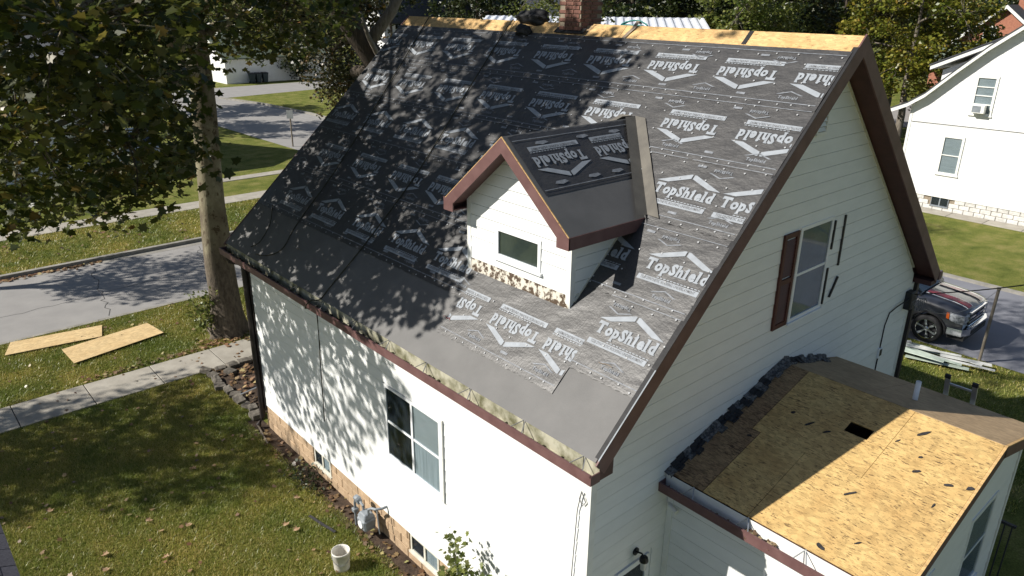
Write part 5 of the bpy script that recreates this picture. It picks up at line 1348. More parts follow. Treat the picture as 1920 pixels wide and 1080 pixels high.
b = MB(); e1 = Vector((.75, -.66, 0)); c0 = Vector((15.57, 40.05, 2.03)); b.hexa([c0 + e1 * -.2 + Vector((0, 0, -.26)), c0 + e1 * .2 + Vector((0, 0, -.26)), c0 + e1 * .2 + Vector((0, 0, .26)), c0 + e1 * -.2 + Vector((0, 0, .26))], [c0 + e1 * -.2 + Vector((-.02, -.02, -.26)), c0 + e1 * .2 + Vector((-.02, -.02, -.26)), c0 + e1 * .2 + Vector((-.02, -.02, .26)), c0 + e1 * -.2 + Vector((-.02, -.02, .26))]); b.build('sign_plate', 'sign_metal', sg)
def car(name, x, y, rz, paint, label):
    t = thing(name, (x, y, 0), label, 'car', None, rz)
    b = MB(); prof_ = [(-2.2, .35), (-2.25, .75), (-2.0, .92), (-1.1, 1.0), (1.6, 1.0), (2.2, .92), (2.25, .40)]
    b.prism([(u, -.86, z) for u, z in prof_], (0, 1.72, 0)); b.build('body', paint, t, world=False, bevel=.06)
    b = MB(); b.hexa([(-1.25, -.80, .99), (1.75, -.80, .99), (1.75, .80, .99), (-1.25, .80, .99)], [(-.45, -.62, 1.45), (1.2, -.62, 1.45), (1.2, .62, 1.45), (-.45, .62, 1.45)]); b.build('cabin', 'auto_glass', t, world=False, bevel=.05)
    b = MB(); b.hexa([(-.5, -.64, 1.452), (1.25, -.64, 1.452), (1.25, .64, 1.452), (-.5, .64, 1.452)], [(-.35, -.55, 1.50), (1.1, -.55, 1.50), (1.1, .55, 1.50), (-.35, .55, 1.50)]); b.build('roof', paint, t, world=False, bevel=.02)
    for u in (-1.4, 1.4):
        for s in (-1, 1):
            b = MB(); b.lathe([(.001, -.1), (.30, -.1), (.32, -.07), (.32, .07), (.30, .1), (.001, .1)], 18, Matrix.Translation((u, s * .80, .32)) @ Matrix.Rotation(R(90), 4, 'X')); b.build('wheel', 'black_rubber', t, world=False)
    return t
car('parked_car', 7.4, 43.2, R(78), 'car_white', 'pale car parked beside the house across the street')
car('parked_car', 23.9, 38.5, R(95), 'car_red', 'red car parked at the side street beyond the leaning trunk')

# ------------------------------------------------------------ trees
def branch_path(a, b_, sag=.0, n=6, wob=.25, rng=random):
    a, b_ = Vector(a), Vector(b_); L_ = (b_ - a).length; out = []
    o = Vector((rng.uniform(-1, 1), rng.uniform(-1, 1), rng.uniform(-.3, .8))) * wob * L_ * .25
    for i in range(n + 1):
        t = i / n; out.append(a.lerp(b_, t) + o * math.sin(math.pi * t) + Vector((0, 0, sag * L_ * math.sin(math.pi * t))))
    return out
def limbs(b, starts, hubs, r0, rng, clumps=(), twig=.02, n=8):
    """starts: [(pos, radius)] along the trunk; each hub joins the nearest lower start, each clump its nearest hub"""
    for h in hubs:
        p, r_ = min(starts, key=lambda q: (Vector(q[0]) - Vector(h)).length + max(0, q[0][2] - h[2]) * 1.5)
        rr_ = min(r_ * .75, r0)
        path = branch_path(p, h, .06, 7, .3, rng); b.tube(path, [rr_ * (1 - .72 * i / 7) for i in range(8)], n)
    for c in clumps:
        h = min(hubs, key=lambda q: (Vector(q) - Vector(c)).length)
        b.tube(branch_path(h, c, .02, 4, .35, rng), [twig * (1 - .7 * i / 4) for i in range(5)], 5)
def kmeans(P_, k, it=8, seed=1):
    rng = np.random.default_rng(seed); C_ = P_[rng.choice(len(P_), k, replace=False)].copy()
    for _ in range(it):
        lab = ((P_[:, None] - C_[None]) ** 2).sum(2).argmin(1)
        for j in range(k):
            if (lab == j).any(): C_[j] = P_[lab == j].mean(0)
    return C_
def trunk_mesh(pts, rad, n=26, flare=.0, lump_=.06, seed=2):
    rng = random.Random(seed); b = MB(); ph = [rng.uniform(0, 6) for _ in range(8)]
    P_ = [Vector(p) for p in pts]; m = []
    for i in range(len(P_) - 1):
        for k in range(6): m.append((P_[i].lerp(P_[i + 1], k / 6), rad[i] + (rad[i + 1] - rad[i]) * k / 6))
    m.append((P_[-1], rad[-1]))
    for p, r_ in m:
        for k in range(n):
            a = 2 * math.pi * k / n
            z = p.z - P_[0].z
            q = r_ * (1 + lump_ * (math.sin(3 * a + ph[0] + z * .5) + .7 * math.sin(5 * a + ph[1] - z * .9) + .5 * math.sin(2 * a + 1.7 * z + ph[2])))
            q += flare * math.exp(-max(z, 0) / .30) * (.55 + .45 * math.sin(5 * a + ph[3]) + .25 * math.sin(9 * a + ph[4]))
            b.v.append((p.x + q * math.cos(a), p.y + q * math.sin(a), p.z))
    for i in range(len(m) - 1):
        for k in range(n): b.f.append((i * n + k, i * n + (k + 1) % n, (i + 1) * n + (k + 1) % n, (i + 1) * n + k)); b.mi.append(0)
    return b
def clump_leaves(cl, per, r_, rng, squash=.7):
    cl = np.asarray(cl); n = len(cl) * per
    d = rng.normal(size=(n, 3)); d /= np.linalg.norm(d, axis=1)[:, None]
    d *= (rng.random(n) ** .45)[:, None] * r_; d[:, 2] *= squash
    rs = np.repeat(rng.uniform(.7, 1.25, len(cl)), per)[:, None]
    return np.repeat(cl, per, 0) + d * rs
def tree_from_clumps(name, label, trunk_pts, trunk_r, cl, per, rad, leaf, leafmat, barkmat, hubs_n, seed, flare=.2, shape=LEAF5, r0=.16, singles=0, group=None, twig=.02, flat=.6):
    rng = random.Random(seed); nr = np.random.default_rng(seed)
    t = thing(name, trunk_pts[0], label, 'tree', group)
    b = trunk_mesh(trunk_pts, trunk_r, 24, flare, .05, seed); tk = b.build('trunk', barkmat, t, smooth=True)
    cl = np.asarray(cl, float); hubs = [tuple(h) for h in kmeans(cl, hubs_n, 8, seed)]
    starts = []
    for i in range(len(trunk_pts) - 1):
        for k in range(4):
            p = Vector(trunk_pts[i]).lerp(Vector(trunk_pts[i + 1]), k / 4); r_ = trunk_r[i] + (trunk_r[i + 1] - trunk_r[i]) * k / 4
            if p.z - trunk_pts[0][2] > .42 * (trunk_pts[-1][2] - trunk_pts[0][2]): starts.append((tuple(p), r_))
    b = MB(); limbs(b, starts, hubs, r0, rng, [tuple(c) for c in cl], twig); b.build('limbs', barkmat, t, smooth=True)
    ctr = clump_leaves(cl, per, rad, nr); pick = np.arange(len(ctr)) < 0
    cr = fast_mesh('crown', leaf_verts(ctr, leaf, shape, flat, nr), len(shape), leafmat, t, 'stuff')
    return t, cr, cl
# places of the leafy boughs in the three trees that shade the roof, lawn and street
BOUGHS_SYCAMORE = [(-2.6, 6.1, 7.9), (5.3, 14.6, 9.3), (-3.3, 9.3, 6.4), (4.3, 12, 9.1), (-2.5, 10.9, 5.8), (-2.2, 8.4, 5.9), (-2.9, 12.4, 5.7), (-1.7, 9.3, 6.9), (-1.4, 8.9, 9.4), (-3.6, 12.2, 5), (-3.5, 7.9, 7.4), (-2, 13.2, 7.7), (-0.6, 12, 5.8), (-3.9, 7.2, 9.2), (-3.2, 6.3, 8.7), (-2.2, 12.7, 6.2), (-2, 9, 7.8), (3.7, 13.2, 8.1), (-3.7, 9.7, 7.1), (3.9, 13, 9.5), (-2.6, 7.8, 7.6), (-3.5, 8, 9.3), (3.4, 11.7, 8.6), (-3, 11.4, 8.5), (-1.6, 13, 6.8), (-3.4, 7.7, 6.5), (-2.5, 10.6, 7.5), (0.1, 12.8, 7.3), (-3.7, 7.8, 8.3), (-3, 13.3, 8.7), (-2.8, 12.3, 7.4), (-1.4, 11, 5.6), (-2.8, 9.3, 8), (4.6, 15.5, 9.6), (1.8, 12.2, 8.4), (-2.2, 12.5, 8.6), (3.1, 11.8, 9.5), (-3, 7.4, 7.1), (-1.8, 13.3, 5.3), (2.2, 14.9, 9.1), (-1.7, 7.4, 6.7), (-1.9, 10.2, 6.7), (-2.7, 7, 8.4), (-3.4, 10.1, 7.9), (-3.6, 9.4, 8.6), (-3.3, 8.5, 8), (-0.5, 11, 8.6), (2.8, 11.1, 9.6), (-2.3, 9.9, 8.7), (2.5, 14.1, 8.4), (-2.4, 7.5, 9.3), (-1.5, 7.8, 8.8), (0.7, 13, 9), (2, 15.2, 8), (-2.2, 7, 7.6), (-2.2, 8.8, 8.6), (2.5, 13.5, 9.5), (-1.8, 7.7, 7.6), (-0.7, 12.6, 9), (-1.2, 8.8, 7.4), (-3.5, 9.9, 9.3), (-1.4, 11.9, 5.8), (2.8, 16.5, 7.8), (-2.9, 9.9, 5.6), (-1.1, 10, 9.4), (-3.6, 11.4, 5), (-2.3, 13.7, 8.9), (-3.9, 8.9, 7.3), (-0.9, 11.5, 7.3), (-3.6, 11.1, 7.8), (-2.9, 13.3, 5), (1.3, 11.6, 9), (-1, 10.8, 7.7), (-3.6, 13.1, 5.9), (-1.1, 10.3, 8.5), (2.4, 11.9, 8.8), (-1, 9.1, 8.7), (3.7, 15.2, 8.4), (-1.4, 13.6, 7.5), (-3.1, 12.3, 8.6), (-1.2, 12.9, 8.2), (-4, 6.4, 8.8), (-1.2, 12.6, 5.5), (-2.4, 11.6, 7.5), (3.1, 15.2, 7.6), (-3.2, 10.8, 6.4), (-3.8, 9.2, 5.8), (-2.9, 9.3, 9), (0.5, 12, 9.2), (-4, 10.8, 6), (-2.8, 13.5, 7.6), (-3.3, 10.9, 9.4), (-0.3, 11.9, 7.7), (-1.8, 12.3, 7.4), (-2, 11.4, 5.3), (1.5, 14.8, 8.5), (2, 13.5, 8), (-0.9, 11.9, 6.7), (-1.5, 6.7, 9.2), (-2.5, 11.7, 6), (-1.6, 9.8, 7.6), (-3, 13.6, 6.4), (-0.9, 13.2, 7), (-2.4, 6.4, 9), (4.4, 14.4, 9.1), (0.9, 12.1, 7.9), (-2.7, 8.4, 6.8), (-2.8, 8.4, 8.9), (-1.6, 9.6, 8.4), (-1.5, 9.9, 5.8), (2, 11.6, 8), (5.9, 14.2, 9.5), (-2.2, 11.4, 9), (0, 12.8, 6.3), (-4.1, 7.4, 7.3), (4.6, 15.6, 7.8), (3, 15.6, 8.6), (-1.3, 11.5, 8.8), (2.6, 12.8, 9.1), (-3.6, 8.5, 8.7), (-2.8, 9.9, 7.5), (-1.5, 11.4, 8), (3.7, 11, 9.4), (-3.5, 12.9, 7.1), (-3.5, 6.8, 7.6), (-1.4, 12.5, 9.2), (3.6, 16.2, 7.7), (-4.1, 10.2, 5.5), (-4.2, 8, 6.8), (-1.3, 13.6, 8.4), (-2, 12.5, 4.7), (2.3, 16.2, 8.7), (-0.9, 10.5, 6.9), (-0.5, 10.6, 9.3), (-2.4, 10.7, 8.5), (-0.3, 11.9, 8.9), (2.9, 10.6, 8.8), (-2.6, 12.9, 9.2), (-1, 8.5, 8.3), (1.3, 13.9, 9.3), (3, 13.9, 9), (2.5, 12.7, 8.2), (-3.2, 11.3, 7.2), (-2.7, 9.2, 7.1), (-0.8, 10.8, 6.1), (-3.1, 11.6, 7.8), (5.2, 14.7, 8.4), (1.2, 12.4, 9.2), (-1.6, 8.2, 6.5), (-1.6, 11.4, 7), (5.2, 15.4, 8.9), (-0.9, 12.1, 8.4), (-2.1, 9.4, 9.4), (4, 13.9, 8.1), (-1.6, 13.3, 9.2), (-4, 10.1, 6.4), (-3.2, 7.4, 8), (1.9, 11.7, 9.6), (4, 15.8, 9.1), (-3.8, 11.7, 6.3), (2.6, 16, 9.5), (-0.3, 13.3, 7.7), (-3, 8.2, 6), (-4.1, 7.1, 8.2), (-2.5, 13, 7.1), (-1.9, 6.1, 8.6), (-2.5, 9.5, 6.2), (-0.8, 13.2, 9.4), (-3.2, 11.9, 6.8), (4.8, 13.1, 9.6), (-5.8, 12.3, 11.4), (-7.6, 16, 15.7), (-6.2, 8.7, 11.3), (-6.2, 10.2, 17.4), (-3.4, 11.5, 10.2), (-6.3, 13.5, 16.5), (-3.3, 11.2, 13.7), (-2.8, 10.2, 11.3), (-4.3, 10.6, 13), (-2.9, 8.5, 13.4), (-2.1, 8, 13.5), (-6.1, 12.9, 16.9), (-3.2, 9.3, 14.9), (-5.6, 12.2, 10), (-4.3, 9.4, 13.1), (-1.1, 11.8, 13.2), (-4.7, 8.9, 11.8), (-5, 8.4, 9.2), (-8.5, 12.5, 13), (-1.1, 9.4, 13), (-7.4, 10.4, 12.1), (-2.7, 10.1, 14.7), (-6, 10.1, 13.8), (-7, 8.7, 11.9), (-6.4, 8.7, 10.5), (-7.1, 13.1, 16), (-7.1, 12.4, 12.5), (-6.3, 14.2, 17.3), (-7.2, 14.6, 15.4), (-7.1, 11.4, 11.4), (-5.4, 12, 13.2), (-7.2, 13.9, 15.5), (-5.7, 9.7, 15.6), (-7.7, 14.8, 11.8), (-2.4, 9.5, 12.7), (-6.1, 13.2, 12.8), (-5.2, 11.6, 9.9), (-4.1, 10.5, 8.6), (-6.8, 11.1, 13.6), (-5, 7.3, 9.8), (-6.6, 12.8, 14.3), (-2.5, 12.6, 12.7), (-2.6, 8.4, 12), (-1.7, 9, 10.3), (-6.2, 11, 17.4), (-8.3, 13.2, 12.8), (-4.7, 11.5, 9.1), (-1.1, 12.2, 12.3), (-7.1, 10.5, 11), (-8, 13.1, 15.1), (-4.6, 13.9, 12.4), (-8.1, 11.8, 12.8), (-2.1, 8.9, 13.3), (-4.7, 6.8, 9.2), (-4.7, 14.6, 13.7), (-3.3, 10.9, 12.6), (-4.8, 11.6, 15.6), (-4.7, 9, 14), (-5.8, 11.7, 17.5), (-7.2, 12.1, 11.5), (-5.6, 8.5, 10.6), (-1.2, 6.5, 12.5), (-6.7, 11.7, 14), (-6.4, 13, 11.7), (-2.9, 8, 12.6), (-8.1, 10.5, 13.7), (-2.6, 14, 14.7), (-1.4, 12.6, 13.1), (-4.8, 13.3, 14.7), (-1.5, 6.9, 11.5), (-5, 8.9, 15.8), (-8.3, 14.7, 13.7), (-8.1, 9.6, 12.2), (-6.1, 10.1, 11.5), (-8, 11.1, 14.6), (-3, 12.9, 11.9), (-8.5, 14.5, 13.1), (-5.5, 13.8, 12.7), (-2, 12.1, 10.4), (-7.5, 10.7, 14.1), (-5, 10.2, 12), (-6.9, 10.7, 16.4), (-5.6, 11.9, 14.7), (-5.6, 11.3, 11.1), (-4.4, 10.1, 11.5), (-5.5, 13.7, 13.5), (-3.1, 8.2, 10), (-6.9, 13.2, 13.6), (-3.9, 11.6, 11.2), (-4.6, 13.7, 16.3), (-5.5, 11.2, 16.6), (-1.6, 10.8, 12.8), (-8.4, 10.5, 14.4), (-8, 10.8, 12.5), (-5.5, 10.3, 10.7), (-3.6, 12.4, 12.4), (-1.9, 12.8, 14), (-7.9, 15.5, 14.9), (-4.8, 10.7, 13.7), (-4.3, 11.1, 14.2), (-9.4, 12.1, 12.6), (-8, 11.4, 15.5), (-8.3, 12.1, 15.2), (-1.9, 11.2, 13.8), (-4.9, 10, 13.8), (-6.2, 10.8, 8.7), (-6.1, 9.8, 7.2), (-7.3, 11.1, 8), (-6.8, 12.8, 8.8), (-5.2, 10.2, 6), (-8.7, 14.5, 10.6), (-6.8, 8.7, 8.7), (-7.5, 9, 10.1), (-8.9, 12.3, 10.2), (-5.2, 12, 8.5), (-5.2, 10.8, 7.7), (-7.4, 11.4, 10.2), (-5.5, 11.5, 7.7), (-6, 8.6, 8.3), (-8.1, 14.2, 9), (-8.1, 10.4, 9.9), (-5.1, 10.3, 8.3), (-7.9, 12.1, 10.8), (-6.5, 12.4, 9.7), (-8.7, 11.1, 10), (-7.4, 12.7, 9.1), (-7.6, 13.5, 9.1), (-8.7, 13.9, 9.4), (-7.5, 12.9, 7.9), (-6.8, 11.4, 16.7), (-5.2, 10.3, 14.7), (-0.3, 6.6, 12.1), (-2.7, 7.5, 12.3), (-5.4, 10.6, 16.6), (-3.8, 9.2, 14.7), (-1.3, 7.6, 13), (-4.2, 8.9, 15.2), (-2.1, 7.6, 11.6), (-2, 8.4, 12.5), (-0.6, 6.6, 11.6), (-5.8, 9.8, 16.3), (-5.2, 9.5, 15.1), (-3.9, 9.9, 14.4), (-6, 11.4, 16.2), (-5.3, 11.3, 15.8), (-3.7, 8.6, 13.2), (-6.5, 10, 16.4), (-0.3, 7.7, 11.9), (-4.4, 10, 15.6), (-1, 8.3, 12.4), (-1, 7.3, 11.4), (-1.6, 8.1, 13), (-2.5, 7, 12.5), (-2.3, 7.6, 13), (-5.2, 11.9, 16.6), (-2, 13.4, 16.3), (1.6, 10.8, 17.1), (-0.9, 7.1, 14.3), (1.8, 8.9, 16.4), (0.6, 8.3, 14.4), (3.8, 11.7, 15.3), (-2.5, 14.5, 16.9), (0.1, 8.9, 17.2), (4.9, 7.9, 13.3), (6.2, 13.2, 12), (1.5, 11.6, 13.5), (1.2, 9.3, 14.1), (-3.6, 7, 16.5), (1.9, 10.3, 11.8), (4.5, 10.1, 12.6), (4.9, 11.7, 11.9), (2, 9.4, 14.4), (-0.9, 15.4, 14.4), (3.1, 5.5, 13.6), (3.2, 11.1, 14.1), (-1.5, 13.7, 14.7), (4.6, 14.7, 14), (1, 12.8, 15.6), (4.5, 8, 11.9), (4.7, 12.9, 12.3), (-1.2, 7.2, 16.6), (7.6, 8.2, 11.5), (2.7, 8.9, 14.7), (0.5, 10.9, 15.8), (2.8, 12.9, 14.7), (0.1, 7.9, 14.9), (3.5, 15.5, 14.7), (6.1, 8.6, 13.1), (0, 16.6, 16.1), (-5.7, 16.3, 15.8), (0.5, 12.5, 13.6), (-0.3, 15.8, 16.1), (5.8, 11.5, 13.4), (3.5, 8.4, 13.9), (-1.8, 16, 16.4), (0.9, 8.2, 17), (5.8, 8.2, 11.7), (-1.1, 11.5, 16.2), (2.3, 6.4, 13.5), (-0.7, 13.3, 15.7), (-0.9, 8.1, 16.3), (1.3, 14.1, 16.9), (1.3, 13.3, 14.7), (0.6, 14.9, 16.9), (3.6, 9.4, 12), (1, 9.5, 15.5), (-1, 14.2, 17.1), (-1.7, 10.2, 15.2), (1.8, 6.9, 15), (-0.1, 6.8, 16.1), (-0.5, 14.3, 12.7), (4.6, 9.1, 13.3), (0.1, 9.1, 15.7), (-1.6, 14.8, 16.7), (3.3, 12.6, 13.2), (0.2, 11.8, 13.8), (2.8, 8.6, 13.1), (-4.1, 16.2, 15.9), (1.2, 5.8, 12.4), (1.5, 12.1, 17.1), (-2.3, 10.2, 16.9), (4.9, 12.8, 14.1), (0.6, 13.9, 13.5), (1.7, 12.8, 11.9), (2.8, 8, 14.5), (5.5, 13.7, 13.4), (3.6, 6.1, 12.3), (3.3, 9.5, 14.2), (0.8, 14, 14.4), (3.4, 10.3, 11.9)]
BOUGHS_VERGE = [(-14.1, 16.2, 7.8), (-12.7, 17.7, 6.9), (-13, 15.4, 5.9), (-12.2, 17.5, 10.1), (-16, 17, 9.9), (-15.7, 18.4, 8.5), (-10.7, 13.9, 8.8), (-14.6, 18, 10.4), (-10.8, 14.9, 5.2), (-12.2, 14.9, 7.6), (-15.2, 16.9, 9.3), (-11.6, 16.5, 4.8), (-10.5, 15.3, 7), (-14.2, 18.8, 10.8), (-13.7, 17.4, 9.5), (-12.9, 17.2, 8.3), (-15.8, 17.9, 11), (-16, 20, 8.3), (-9.4, 16.7, 6.3), (-10.5, 15.2, 8.9), (-15.9, 18.3, 10.1), (-12, 16.5, 9.8), (-12.9, 18.1, 8.8), (-12.2, 18.4, 9.6), (-12.7, 19.2, 9.5), (-12.4, 16, 5.4), (-11.6, 16.3, 5.7), (-15.1, 20.5, 9.8), (-11.2, 18.2, 9.1), (-12.7, 17, 5.8), (-13, 16.2, 7.2), (-13.7, 17.8, 8.4), (-17.3, 17.7, 9.5), (-9.2, 13, 6.4), (-11.3, 18.1, 7.4), (-12.2, 18.2, 5.9), (-14.2, 19.9, 9.5), (-14.3, 17, 8.8), (-16, 17.4, 8.8), (-10.5, 16.9, 5.6), (-12.9, 16.2, 8.1), (-13.8, 18.3, 11.5), (-15.5, 18.9, 11.1), (-15, 16.9, 10.8), (-13.8, 17.1, 7.7), (-10.9, 17.2, 8.7), (-11.2, 17.9, 5.1), (-14.1, 15.7, 10.5), (-11.9, 14.5, 8.2), (-11.3, 15, 7.4), (-9, 16.4, 5.6), (-11.9, 17.3, 8.2), (-12.5, 19.1, 7.8), (-13.1, 19.1, 6.4), (-9.3, 14.7, 7.5), (-9.3, 14.7, 5.6), (-10.7, 16.1, 5.9), (-12.2, 16.3, 7), (-15.7, 20, 9.7), (-14.6, 16.2, 9), (-9.8, 16, 7.5), (-13.9, 16.1, 6.8), (-13.6, 20.2, 11.1), (-8.9, 16, 7.4), (-13.1, 16.4, 5.8), (-10.2, 17.6, 8.4), (-13.6, 18.5, 7.8), (-14.6, 17.9, 8.5), (-15.5, 18.2, 9.4), (-14.9, 20.2, 7.7), (-11.6, 15.7, 4.4), (-11.9, 17.1, 7.1), (-10.4, 14.3, 5.9), (-15, 17.6, 11.2), (-12.9, 15.1, 10.6), (-10.4, 13.6, 8), (-10, 15.7, 5.5), (-13.7, 17.2, 10.4), (-15.3, 19.5, 10.3), (-10.9, 16.8, 6.6), (-13.6, 20.3, 10.2), (-11.6, 14.4, 6), (-10, 13.9, 6.9), (-13.5, 20.2, 9.1), (-11.5, 15.1, 9.7), (-12.8, 16.4, 9.3), (-10.9, 16, 8.2), (-16, 19, 9.6), (-11.3, 18, 6.4), (-8.7, 13.4, 7.1), (-9.4, 14.9, 6.6), (-13.1, 17.5, 7.6), (-10.1, 18.9, 8.4), (-9.4, 18.1, 7.4), (-14.2, 19.3, 8.5)]
BOUGHS_ACROSS = [(-6.1, 25.1, 5.8), (-9.5, 27.9, 7.8), (-5.9, 26.5, 7.7), (-10, 26.5, 8.1), (-6.8, 25.1, 5.2), (-9.1, 29.1, 9.1), (-9.2, 26.9, 7.9), (-10.7, 28.2, 9.1), (-11.3, 28.5, 9.5), (-8.5, 26.7, 9.7), (-8.7, 26.9, 6.9), (-10.2, 28.9, 9.9), (-7, 26.9, 8.2), (-9.2, 26.2, 10), (-7.1, 27.1, 9.1), (-5.9, 27.3, 6.1), (-10, 27, 9.1), (-6.9, 24.7, 7.6), (-6.1, 25.7, 5), (-8.6, 25.7, 6.7), (-7.5, 25.1, 7.3), (-6.9, 24.9, 6.2), (-6.1, 28, 6.8), (-7.4, 24.2, 6.9), (-8, 25.5, 8.3), (-9.2, 29, 10.1), (-10.1, 27.4, 10.9), (-7.7, 27.7, 8.5), (-9.9, 28.1, 10.5), (-8.1, 29.1, 8.3), (-10, 27.4, 8.4), (-7, 26.9, 5.7), (-8.1, 26.3, 6.1), (-11.4, 27.4, 9.6), (-5.1, 25, 7), (-6.4, 28.2, 8.4), (-7.5, 27.8, 7.2), (-5.7, 25.7, 6.3), (-4.6, 27.5, 7.4), (-5.8, 25.2, 8), (-6.9, 27.2, 7.4), (-10.8, 27.9, 10), (-7.4, 28.8, 7.5), (-6.4, 25.9, 8.6), (-10.1, 28.4, 8.5), (-7.5, 28.6, 9.7), (-7.6, 26.8, 9.9), (-6.9, 25.7, 5.9), (-7.3, 26.9, 6.6), (-8.2, 28.6, 9.3), (-9.3, 26.3, 9.1), (-8.8, 25.4, 8.7), (-11.2, 26.7, 10.4), (-6.2, 26.8, 5.1), (-4.9, 26.3, 6.4)]
syc, syc_crown, _ = tree_from_clumps('sycamore_tree', 'large sycamore with pale patchy bark standing on the verge beside the house', [(1.33, 15.14, 0), (1.33, 15.16, 1.0), (1.31, 15.16, 2.0), (1.34, 15.13, 3.6), (1.40, 15.09, 5.0), (1.46, 15.03, 6.4), (1.50, 15.0, 8.0), (1.2, 14.8, 10.5), (.6, 14.4, 13.5), (.2, 14.0, 16.5)], [.46, .41, .375, .33, .315, .285, .25, .20, .13, .05], BOUGHS_SYCAMORE, 74, .74, .165, 'leaf_sycamore', 'bark_sycamore', 34, 21, .22, singles=1, twig=.022)
# single leaves of the fringe that hang in plain view
me = bpy.data.meshes.new('leaf'); sh = [(x * .18, y * .18, abs(x) * .06) for x, y in LEAF5]; me.from_pydata(sh, [], [tuple(range(12))]); me.materials.append(MATS['leaf_sycamore'])
fr = sorted(BOUGHS_SYCAMORE, key=lambda p: p[2] + .25 * p[1])[:60]
rr = random.Random(5); so_ = OFF[syc.name]
for i in range(220):
    p = rr.choice(fr); d = Vector((rr.gauss(0, 1), rr.gauss(0, 1), rr.gauss(0, .8))).normalized() * rr.uniform(.3, .75)
    o = link('leaf', me, syc_crown, Vector(p) + d - so_, (rr.uniform(-1.2, 1.2), rr.uniform(-1.2, 1.2), rr.uniform(0, 6.28))); k = rr.uniform(.7, 1.25); o.scale = (k, k, k)
tree_from_clumps('verge_maple', 'leafy maple on the verge farther along the street whose shade falls on the lawn', [(-12.6, 16.3, 0), (-12.6, 16.3, 3), (-12.4, 16.2, 6), (-12.4, 16, 9), (-12.5, 16, 11.5)], [.3, .24, .2, .13, .04], BOUGHS_VERGE, 75, .8, .17, 'leaf_sycamore', 'bark_grey', 12, 22, .15, LEAF4)
tree_from_clumps('street_maple', 'maple across the street whose shade falls on the asphalt', [(-9, 27, 0), (-9, 27, 3), (-9, 27, 6), (-9, 27, 9.5)], [.26, .2, .16, .04], BOUGHS_ACROSS, 75, .75, .17, 'leaf_sycamore', 'bark_grey', 8, 23, .12, LEAF4)
def ball(c, r_, n, seed, hollow=.35, gap=.0):
    rng = np.random.default_rng(seed); out = []
    while len(out) < n:
        d = rng.normal(size=3); d /= np.linalg.norm(d); q = rng.random() ** .4
        if q < hollow: continue
        p = np.array(c) + d * q * np.array(r_)
        out.append(p)
    return out
# dark oak with the leaning trunk behind the street gable
oak = [(9.6, 15.4, 0), (9.0, 15.6, 2.5), (8.2, 15.7, 5.0), (7.0, 15.7, 7.2), (6.3, 16.0, 8.4), (5.4, 16.4, 9.8), (4.6, 16.9, 12.5), (4.2, 17.2, 15.5)]
cl = ball((6.6, 19.0, 12.3), (5.0, 4.0, 4.2), 100, 41) + ball((6.2, 21.5, 8.6), (2.4, 1.8, 1.5), 34, 44) + ball((8.2, 19.5, 8.7), (1.3, 1.3, 1.1), 30, 46) + ball((9.5, 21.6, 6.7), (1.5, 1.9, 1.9), 52, 45) + ball((11.5, 19, 12.6), (3.5, 4.0, 3.2), 40, 42) + [(4.8 + .5 * k, 18.5 + .55 * k + .4 * math.sin(k * 3), 8.3 - .25 * (k % 4)) for k in range(8)] + [(9.0, 24, 7.1), (9.6, 24, 6.6), (8.4, 23.6, 7.6), (10.4, 24.6, 6.6), (11, 24, 7.4), (10.2, 22.5, 7.8)]
ot, oc, _ = tree_from_clumps('leaning_oak', 'dark leafy oak with a thick leaning trunk behind the street end of the roof', oak, [.55, .48, .44, .42, .36, .28, .16, .05], cl, 95, .95, .15, 'leaf_brownish', 'bark_dark', 18, 43, .2, LEAF4, .26)
b = MB(); b.tube([(7.6, 15.72, 6.2), (7.15, 15.4, 7.0), (6.55, 15.2, 7.9), (6.25, 15.1, 8.6)], [.10, .085, .07, .05], 8); b.tube([(6.8, 15.8, 7.6), (7.5, 15.4, 8.6), (8.0, 15.0, 9.8), (9.0, 15, 11.5)], [.2, .16, .12, .06], 8); b.build('side_limb', 'bark_grey', ot, smooth=True)
def bg_tree(name, label, x, y, ztop, zlow, rx, ry, leafmat, n, per, leaf, seed, bark='bark_grey', tr_=.2, shape=LEAF4, hub=8, extra=()):
    zc = (ztop + zlow) / 2; cl = ball((x, y, zc), (rx, ry, (ztop - zlow) / 2), n, seed) + list(extra)
    return tree_from_clumps(name, label, [(x, y, 0), (x + .1, y, zlow * .6 + .2), (x, y + .1, zlow + .5), (x, y, zc), (x, y, ztop - .8)], [tr_, tr_ * .85, tr_ * .7, tr_ * .45, .03], cl, per, .85, leaf, leafmat, bark, hub, seed, tr_ * .5, shape, tr_ * .5, group='background trees')
bg_tree('bright_tree', 'small bright green tree between the chimney and the black tool bag', 19.9, 20.6, 11.8, 5.2, 2.0, 2.0, 'leaf_bright', 60, 90, .16, 61)
bg_tree('dark_tree', 'dense dark tree directly behind the chimney', 35.5, 29.5, 14, 5, 5.5, 5, 'leaf_dark', 120, 90, .3, 62, 'bark_dark', .3)
bg_tree('dark_tree', 'dense dark tree beyond the white metal roof', 38.5, 25.5, 13.5, 5.0, 4.2, 4.2, 'leaf_dark', 90, 90, .3, 63, 'bark_dark', .3)
bg_tree('bright_bush_tree', 'rounded light green tree at the end of the white metal roof', 31.6, 19.0, 11.5, 4.0, 3.2, 3.2, 'leaf_bright', 90, 120, .2, 64)
bg_tree('dark_tree', 'dark green tree between the light green one and the yellowing maple', 44.0, 24.0, 13, 4.5, 5, 5, 'leaf_dark', 110, 90, .28, 65, 'bark_dark', .3)
bg_tree('dark_tree', 'dark spreading tree behind the gable peak', 47.0, 20.5, 13.5, 5.5, 4.2, 4.2, 'leaf_olive', 80, 90, .25, 66, 'bark_dark', .3)
